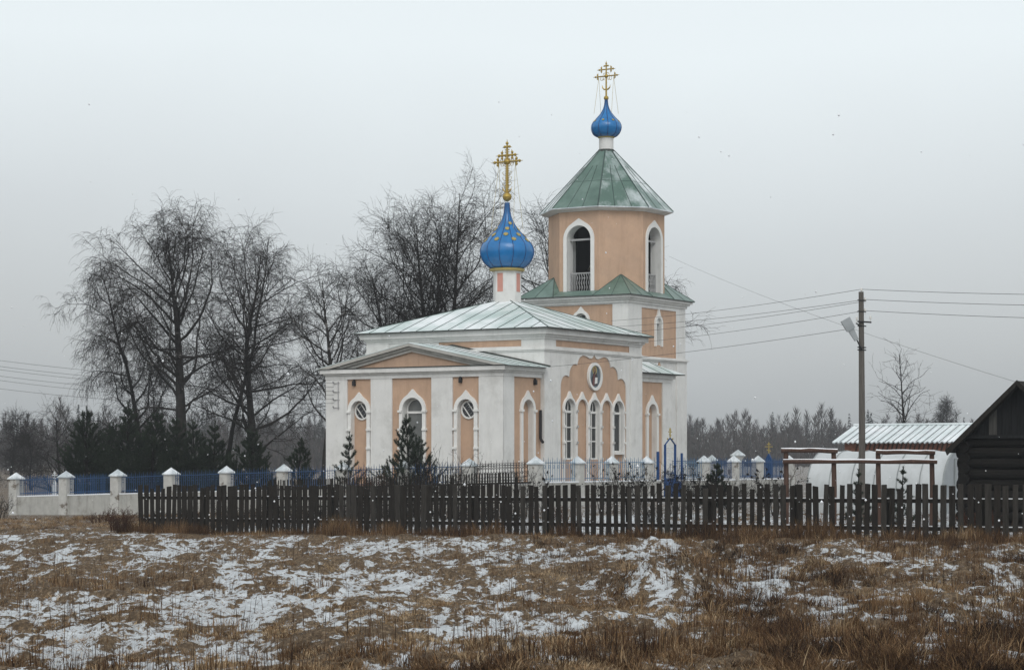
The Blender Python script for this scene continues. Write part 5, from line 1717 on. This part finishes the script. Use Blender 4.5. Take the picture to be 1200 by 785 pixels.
for i_, (px_, yy) in enumerate(((205, 600), (250, 592), (345, 590), (450, 588), (585, 592))):
    shrub(("low dark bramble near the left end of the picket fence", "tangled dark bramble behind the left third of the picket fence", "dark bramble under the lone small pine", "dark bramble before the tallest small pine", "dark bramble where the lath fence ends")[i_], px_, 70 - i_ * 0.9, yy - 8, 3.2, 340 + i_, 'twig_black', 44)
shrub("dry brown bush at the left end of the picket fence", 140, 69, 592, 1.2, 318, 'twig_red', 40)
shrub("dry brown weeds below the white wall at the left", 118, 82, 596, 1.5, 319, 'twig_red', 30)
shrub("black stems at the far left end of the white wall", -4, 92, 575, 1.6, 320, 'twig_black', 40)

# ------------------------------------------------------------------ far forest, one mass
def forest():
    rs = np.random.RandomState(77)
    V = []; att = []
    n = 1500
    for k in range(n):
        Y = rs.uniform(330, 560)
        X = rs.uniform(-0.40, 0.40) * Y
        H = rs.choice([rs.uniform(8, 11), rs.uniform(9.5, 13.5)], p=[.7, .3]) * (0.80 + 0.2 * (Y - 330) / 230)
        H *= 0.85 + 0.35 * vnoise(np.array([X * 0.03]), np.array([3.3]))[0]
        if X < -30: H *= 1.0
        kind = rs.rand()
        if kind < 0.24:                                 # spruce
            m = 170
            u = rs.rand(m) ** 0.75
            rad = H * 0.17 * (1 - u) * rs.uniform(0.5, 1.0, m) + 0.12
            a = rs.rand(m) * 6.283
            P = np.stack([rad * np.cos(a), rad * np.sin(a), u * H], 1)
            L = H * 0.075 * (1.25 - u)
            D = np.stack([np.cos(a) * L, np.sin(a) * L, -0.55 * L], 1); S = np.stack([-np.sin(a), np.cos(a), a * 0], 1) * (L * 0.55)[:, None]
            tri = np.stack([P - D * 0.5 + S, P - D * 0.5 - S, P + D * 0.8], 1)
            tone = rs.uniform(0.0, 0.3)
        else:                                           # leafless
            m = 270
            u = rs.rand(m)
            rad = H * rs.uniform(0.13, 0.2) * np.sin(np.pi * np.clip(u * 0.85 + 0.12, 0, 1)) * np.sqrt(rs.rand(m))
            a = rs.rand(m) * 6.283
            P = np.stack([rad * np.cos(a), rad * np.sin(a), H * (0.12 + 0.86 * u)], 1)
            L = H * rs.uniform(0.05, 0.11, m)
            D = np.stack([np.cos(a) * L * 0.55, np.sin(a) * L * 0.55, L], 1)
            S = rs.normal(size=(m, 3)); S /= np.linalg.norm(S, axis=1, keepdims=True); S *= 0.055 + 0.02 * rs.rand(m)[:, None]
            tri = np.stack([P - D * 0.5 + S, P - D * 0.5 - S, P + D * 0.6], 1)
            tone = rs.uniform(0.5, 1.0)
        t = np.array([[[-.1, 0, -1], [.1, 0, -1], [0, 0, H * 0.97]], [[0, -.1, -1], [0, .1, -1], [0, 0, H * 0.97]]])
        tri = np.concatenate([tri, t])
        gzv = -0.3
        V.append((tri + np.array([X, Y, gzv])).reshape(-1, 3)); att.append(np.full(tri.shape[0] * 3, tone))
    # underwood
    m = 26000
    Y = rs.uniform(320, 420, m); X = rs.uniform(-0.42, 0.42, m) * Y
    h = rs.uniform(0.6, 5.0, m) * (0.6 + 0.8 * vnoise(X * 0.06, Y * 0.0 + 9.1))
    P = np.stack([X, Y, h], 1); D = np.stack([rs.normal(size=m) * 0.35, rs.normal(size=m) * .2, rs.uniform(0.6, 1.6, m)], 1)
    S = np.stack([rs.uniform(0.06, 0.14, m), rs.normal(size=m) * 0.05, m * [0]], 1)
    V.append(np.stack([P - D * 0.6 + S, P - D * 0.6 - S, P + D * 0.6], 1).reshape(-1, 3)); att.append(np.repeat(rs.uniform(0.3, 1.0, m), 3))
    V = np.concatenate(V)
    m_, nt, b = new_mat("winter_forest")
    at_ = nt.nodes.new("ShaderNodeAttribute"); at_.attribute_name = "tone"
    r = nt.nodes.new("ShaderNodeValToRGB")
    r.color_ramp.elements[0].color = (0.028, 0.033, 0.030, 1); r.color_ramp.elements[1].color = (0.080, 0.068, 0.066, 1)  # tones lightened, so part of the distance haze is in the colour
    nt.links.new(at_.outputs['Fac'], r.inputs[0]); nt.links.new(r.outputs[0], b.inputs['Base Color'])
    b.inputs['Roughness'].default_value = 0.95; b.inputs['Specular IOR Level'].default_value = 0.05
    o = np_mesh("forest", V, None, np.arange(len(V)).reshape(-1, 3), [m_], None, {"tone": np.concatenate(att)})
    tag(o, "distant mixed winter forest of bare trees and spruces along the horizon", "forest", kind="stuff")
forest()

# ------------------------------------------------------------------ dead grass and weeds
def grass_material():
    m, nt, b = new_mat("dead_grass")
    at_ = nt.nodes.new("ShaderNodeAttribute"); at_.attribute_name = "tone"
    r = nt.nodes.new("ShaderNodeValToRGB"); cr = r.color_ramp
    cr.elements[0].position = 0.0; cr.elements[0].color = (0.018, 0.012, 0.009, 1)
    cr.elements[1].position = 1.0; cr.elements[1].color = (0.42, 0.32, 0.20, 1)
    for p_, c_ in ((0.22, (0.050, 0.028, 0.017)), (0.45, (0.125, 0.070, 0.034)), (0.72, (0.26, 0.165, 0.085))):
        e = cr.elements.new(p_); e.color = (*c_, 1)
    nt.links.new(at_.outputs['Fac'], r.inputs[0]); nt.links.new(r.outputs[0], b.inputs['Base Color'])
    b.inputs['Roughness'].default_value = 0.9; b.inputs['Specular IOR Level'].default_value = 0.08
    return m
GM = grass_material()
def blades(X, Y, hgt, lean, wid, tone, rs, z=None, stiff=0.5, a=None):
    n = len(X)
    Z = gz(X, Y) if z is None else z
    a = rs.rand(n) * 6.283 if a is None else a
    B = np.stack([X, Y, Z - 0.01], 1)
    dirh = np.stack([np.cos(a), np.sin(a), np.zeros(n)], 1)
    side = np.stack([-np.sin(a), np.cos(a), np.zeros(n)], 1)
    tw = rs.rand(n) * 6.283
    side = side * np.cos(tw)[:, None] + dirh * np.sin(tw)[:, None]
    l1 = lean * stiff
    mid = B + dirh * (np.sin(l1) * hgt * 0.55)[:, None] + np.array([0, 0, 1]) * (np.cos(l1) * hgt * 0.55)[:, None]
    tip = mid + dirh * (np.sin(lean) * hgt * 0.45)[:, None] + np.array([0, 0, 1]) * (np.cos(lean) * hgt * 0.45)[:, None]
    w = wid[:, None]
    V = np.stack([B - side * w, B + side * w, mid + side * w * 0.75, mid - side * w * 0.75, tip], 1).reshape(-1, 3)
    i = np.arange(n)[:, None] * 5
    return V, i + np.array([[0, 1, 2, 3]]), i + np.array([[3, 2, 4]]), np.repeat(tone, 5)
def scatter_grass():
    rs = np.random.RandomState(21)
    parts = []
    def spread_pts(n, ymax, k):
        Y = 21.5 + (ymax - 21.5) * rs.rand(n) ** k
        return rs.uniform(-0.305, 0.305, n) * Y, Y
    # tufts of matted grass
    NT = 28000
    X, Y = spread_pts(NT * 5, 92, 1.7)
    g = grassy(X, Y)
    fd = fence_dist(X, Y)
    keep = (rs.rand(NT * 5) < g ** 1.2 * 0.9 + 0.04) & (behind_fence(X, Y) < 0.3) & ((Y < 72) | (X < -12))
    X, Y, g, fd = X[keep][:NT], Y[keep][:NT], g[keep][:NT], fd[keep][:NT]
    nt_ = len(X)
    right = sstep(-4, 6, X - 0.02 * (Y - 40))
    big = fbm(X, Y * 0.5, 0.45, 3, 12.2)
    fine_ = fbm(X, Y * 0.5, 1.5, 3, 22.7)
    base_t = 0.70 - 0.29 * right - 0.8 * (big - 0.5) - 1.1 * (fine_ - 0.5) + rs.normal(size=nt_) * 0.22 - 0.12 * sstep(-2.5, -0.2, fd)
    size = (0.6 + 0.8 * rs.rand(nt_) ** 2 * (0.5 + right)) * (0.65 + 0.55 * g)
    nb = np.clip(17 * size ** 1.2 + rs.normal(size=nt_) * 3, 5, 60).astype(int)
    idx = np.repeat(np.arange(nt_), nb)
    n = len(idx)
    ang = rs.rand(n) * 6.283
    rad = 0.075 * size[idx] * np.sqrt(rs.rand(n))
    bx = X[idx] + np.cos(ang) * rad; by = Y[idx] + np.sin(ang) * rad
    comb = rs.rand(nt_) * 6.283                      # many tufts lie combed one way
    lay = rs.rand(nt_) < 0.45
    ang = np.where(lay[idx], comb[idx] + rs.normal(size=n) * 0.5, ang + rs.normal(size=n) * 0.5)
    hs_ = (0.075 + 0.07 * right * sstep(0.50, 0.64, big) + 0.06 * sstep(-2.0, -0.1, fd)) * size * rs.uniform(0.75, 1.3, nt_)
    h = hs_[idx] * rs.uniform(0.55, 1.4, n) * 1.25
    lean = np.clip(rs.normal(1.25, 0.35, n) + 0.3 * lay[idx] - 0.15 * right[idx], 0.1, 1.95)
    parts.append(blades(bx, by, h, lean, rs.uniform(0.002, 0.0055, n), np.clip(base_t[idx] + rs.normal(size=n) * 0.15, 0, 1), rs, a=ang, stiff=0.42))
    # flat single straws on the snow
    X, Y = spread_pts(175000, 66, 1.6)
    k = fence_dist(X, Y) < 0.4; X, Y = X[k], Y[k]; n = len(X)
    parts.append(blades(X, Y, rs.uniform(0.04, 0.16, n), np.clip(rs.normal(1.45, 0.25, n), 0.2, 1.9), rs.uniform(0.002, 0.0045, n), np.clip(0.62 - 0.2 * sstep(-5, 5, X) + rs.normal(size=n) * 0.2, 0, 1), rs, stiff=0.85))
    V = []; Q = []; T = []; A = []; b = 0
    for v, q, t, a in parts:
        V.append(v); Q.append(q + b); T.append(t + b); A.append(a); b += len(v)
    o = np_mesh("dead_grass", np.concatenate(V), np.concatenate(Q), np.concatenate(T), [GM], None, {"tone": np.concatenate(A)})
    tag(o, "matted straw coloured dead grass poking through thin snow in the field", "grass", kind="stuff")
    # tall brown weeds, thick to the right and under the fence
    parts = []
    NC = 4600
    Y = 22 + (66 - 22) * rs.rand(NC * 6) ** 1.2; X = rs.uniform(-0.305, 0.305, NC * 6) * Y
    fd = fence_dist(X, Y)
    p = sstep(-1.5, 6.5, X) * sstep(0.48, 0.60, fbm(X, Y * 0.4, 0.6, 3, 7.7)) * 0.8 + 1.0 * sstep(-1.7, -0.1, fd) * sstep(0.30, 0.6, fbm(X, Y, 0.8, 2, 2.7)) + 0.18 * sstep(0.52, 0.66, fbm(X, Y * 0.4, 0.7, 3, 9.9)) + 0.22 * sstep(30, 23, Y) * sstep(0.48, 0.6, fbm(X, Y, 0.6, 3, 6.1))
    keep = (rs.rand(NC * 6) < p * grassy(X, Y)) & (fd < 0.3)
    X, Y, fd = X[keep][:NC], Y[keep][:NC], fd[keep][:NC]; nt_ = len(X)
    nb = rs.randint(7, 22, nt_); idx = np.repeat(np.arange(nt_), nb); n = len(idx)
    big = fbm(X, Y, 0.5, 2, 14.0)
    hh = (0.12 + 0.30 * big) * rs.uniform(0.7, 1.3, nt_)
    tone = np.clip(0.30 + 0.7 * (fbm(X, Y, 0.6, 2, 15.5) - 0.5) + rs.normal(size=nt_) * 0.16 + 0.12 * sstep(2, -6, X), 0, 1)
    parts.append(blades(X[idx] + rs.normal(size=n) * 0.09, Y[idx] + rs.normal(size=n) * 0.09, hh[idx] * rs.uniform(0.5, 1.25, n), np.abs(rs.normal(0.35, 0.35, n)), rs.uniform(0.0025, 0.0055, n), np.clip(tone[idx] + rs.normal(size=n) * 0.13, 0, 1), rs, stiff=0.35))
    # a ragged fringe of grass against the foot of the pickets
    nf = 20000
    s_ = rs.rand(nf) * (FLEN + 0.6) - 0.3; d_ = -0.12 - 0.75 * rs.rand(nf) ** 1.6
    X = FA.x + FD.x * s_ + 0.557 * d_; Y = FA.y + FD.y * s_ + 0.831 * d_
    cl = fbm(s_ * 1.0, s_ * 0.0 + 3.3, 0.9, 3, 1.1)
    k = rs.rand(nf) < sstep(0.26, 0.56, cl) + 0.18
    X, Y, cl = X[k], Y[k], cl[k]; n = len(X)
    parts.append(blades(X, Y, (0.14 + 0.46 * sstep(0.33, 0.70, cl)) * rs.uniform(0.5, 1.3, n), np.abs(rs.normal(0.45, 0.35, n)), rs.uniform(0.003, 0.006, n), np.clip(0.42 + 0.9 * (fbm(X, Y, 1.1, 2, 4.9) - 0.5) + rs.normal(size=n) * 0.15, 0, 1), rs, stiff=0.4))
    # upright dark stalks
    NS = 3800
    Y = 22 + (58 - 22) * rs.rand(NS * 3) ** 1.5; X = rs.uniform(-0.305, 0.305, NS * 3) * Y
    p = 0.30 + 0.7 * sstep(0, 7, X) + 0.5 * sstep(27, 23, Y)
    keep = (rs.rand(NS * 3) < p * sstep(0.42, 0.6, fbm(X, Y, 0.7, 2, 18.8))) & (fence_dist(X, Y) < 0)
    X, Y = X[keep][:NS], Y[keep][:NS]; n = len(X)
    parts.append(blades(X, Y, rs.uniform(0.22, 0.52, n), np.abs(rs.normal(0.1, 0.16, n)), rs.uniform(0.003, 0.006, n), np.clip(rs.normal(0.2, 0.1, n), 0, 1), rs))
    V = []; Q = []; T = []; A = []; b = 0
    for v, q, t, a in parts:
        V.append(v); Q.append(q + b); T.append(t + b); A.append(a); b += len(v)
    o = np_mesh("dry_weeds", np.concatenate(V), np.concatenate(Q), np.concatenate(T), [GM], None, {"tone": np.concatenate(A)})
    tag(o, "tall red brown dry weeds in clumps along the fence and at the right", "weeds", kind="stuff")
    # garden behind the picket fence: sparse stalks on snow
    parts = []
    NG = 9000
    s_ = rs.rand(NG) * FLEN; d_ = rs.uniform(0.4, 16, NG)
    X = FA.x + FD.x * s_ + 0.557 * d_; Y = FA.y + FD.y * s_ + 0.831 * d_
    k = rs.rand(NG) < sstep(0.35, 0.65, fbm(X, Y, 0.5, 3, 20.2)); X, Y = X[k], Y[k]; n = len(X)
    v, q, t, a = blades(X, Y, rs.uniform(0.1, 0.5, n), np.abs(rs.normal(0.4, 0.35, n)), rs.uniform(0.004, 0.009, n), np.clip(rs.normal(0.25, 0.15, n), 0, 1), rs)
    o = np_mesh("garden_stalks", v, q, t, [GM], None, {"tone": a})
    tag(o, "thin dry stalks standing in the snowy garden behind the pickets", "weeds", kind="stuff")
scatter_grass()

# ------------------------------------------------------------------ falling snow
def snowflakes():
    rs = np.random.RandomState(8)
    n = 420
    Y = rs.uniform(14, 75, n); X = rs.uniform(-0.27, 0.27, n) * Y; Z = EYE + (rs.rand(n) ** 1.7 * 0.20 - 0.03) * Y
    r = (0.006 + 0.014 * rs.rand(n) ** 2.5) * np.sqrt(Y / 40)
    oc = np.array([[1, 0, 0], [-1, 0, 0], [0, 1, 0], [0, -1, 0], [0, 0, 1.2], [0, 0, -1.2]])
    V = (np.stack([X, Y, Z], 1)[:, None, :] + oc[None] * r[:, None, None]).reshape(-1, 3)
    f = np.array([[0, 2, 4], [2, 1, 4], [1, 3, 4], [3, 0, 4], [2, 0, 5], [1, 2, 5], [3, 1, 5], [0, 3, 5]])
    T = (np.arange(n)[:, None, None] * 6 + f[None]).reshape(-1, 3)
    k = V.reshape(-1, 6, 3)
    o = np_mesh("snowflakes", V, None, T, [M['snow']])
    tag(o, "sparse white snowflakes drifting in the air", "snow", kind="stuff")
snowflakes()
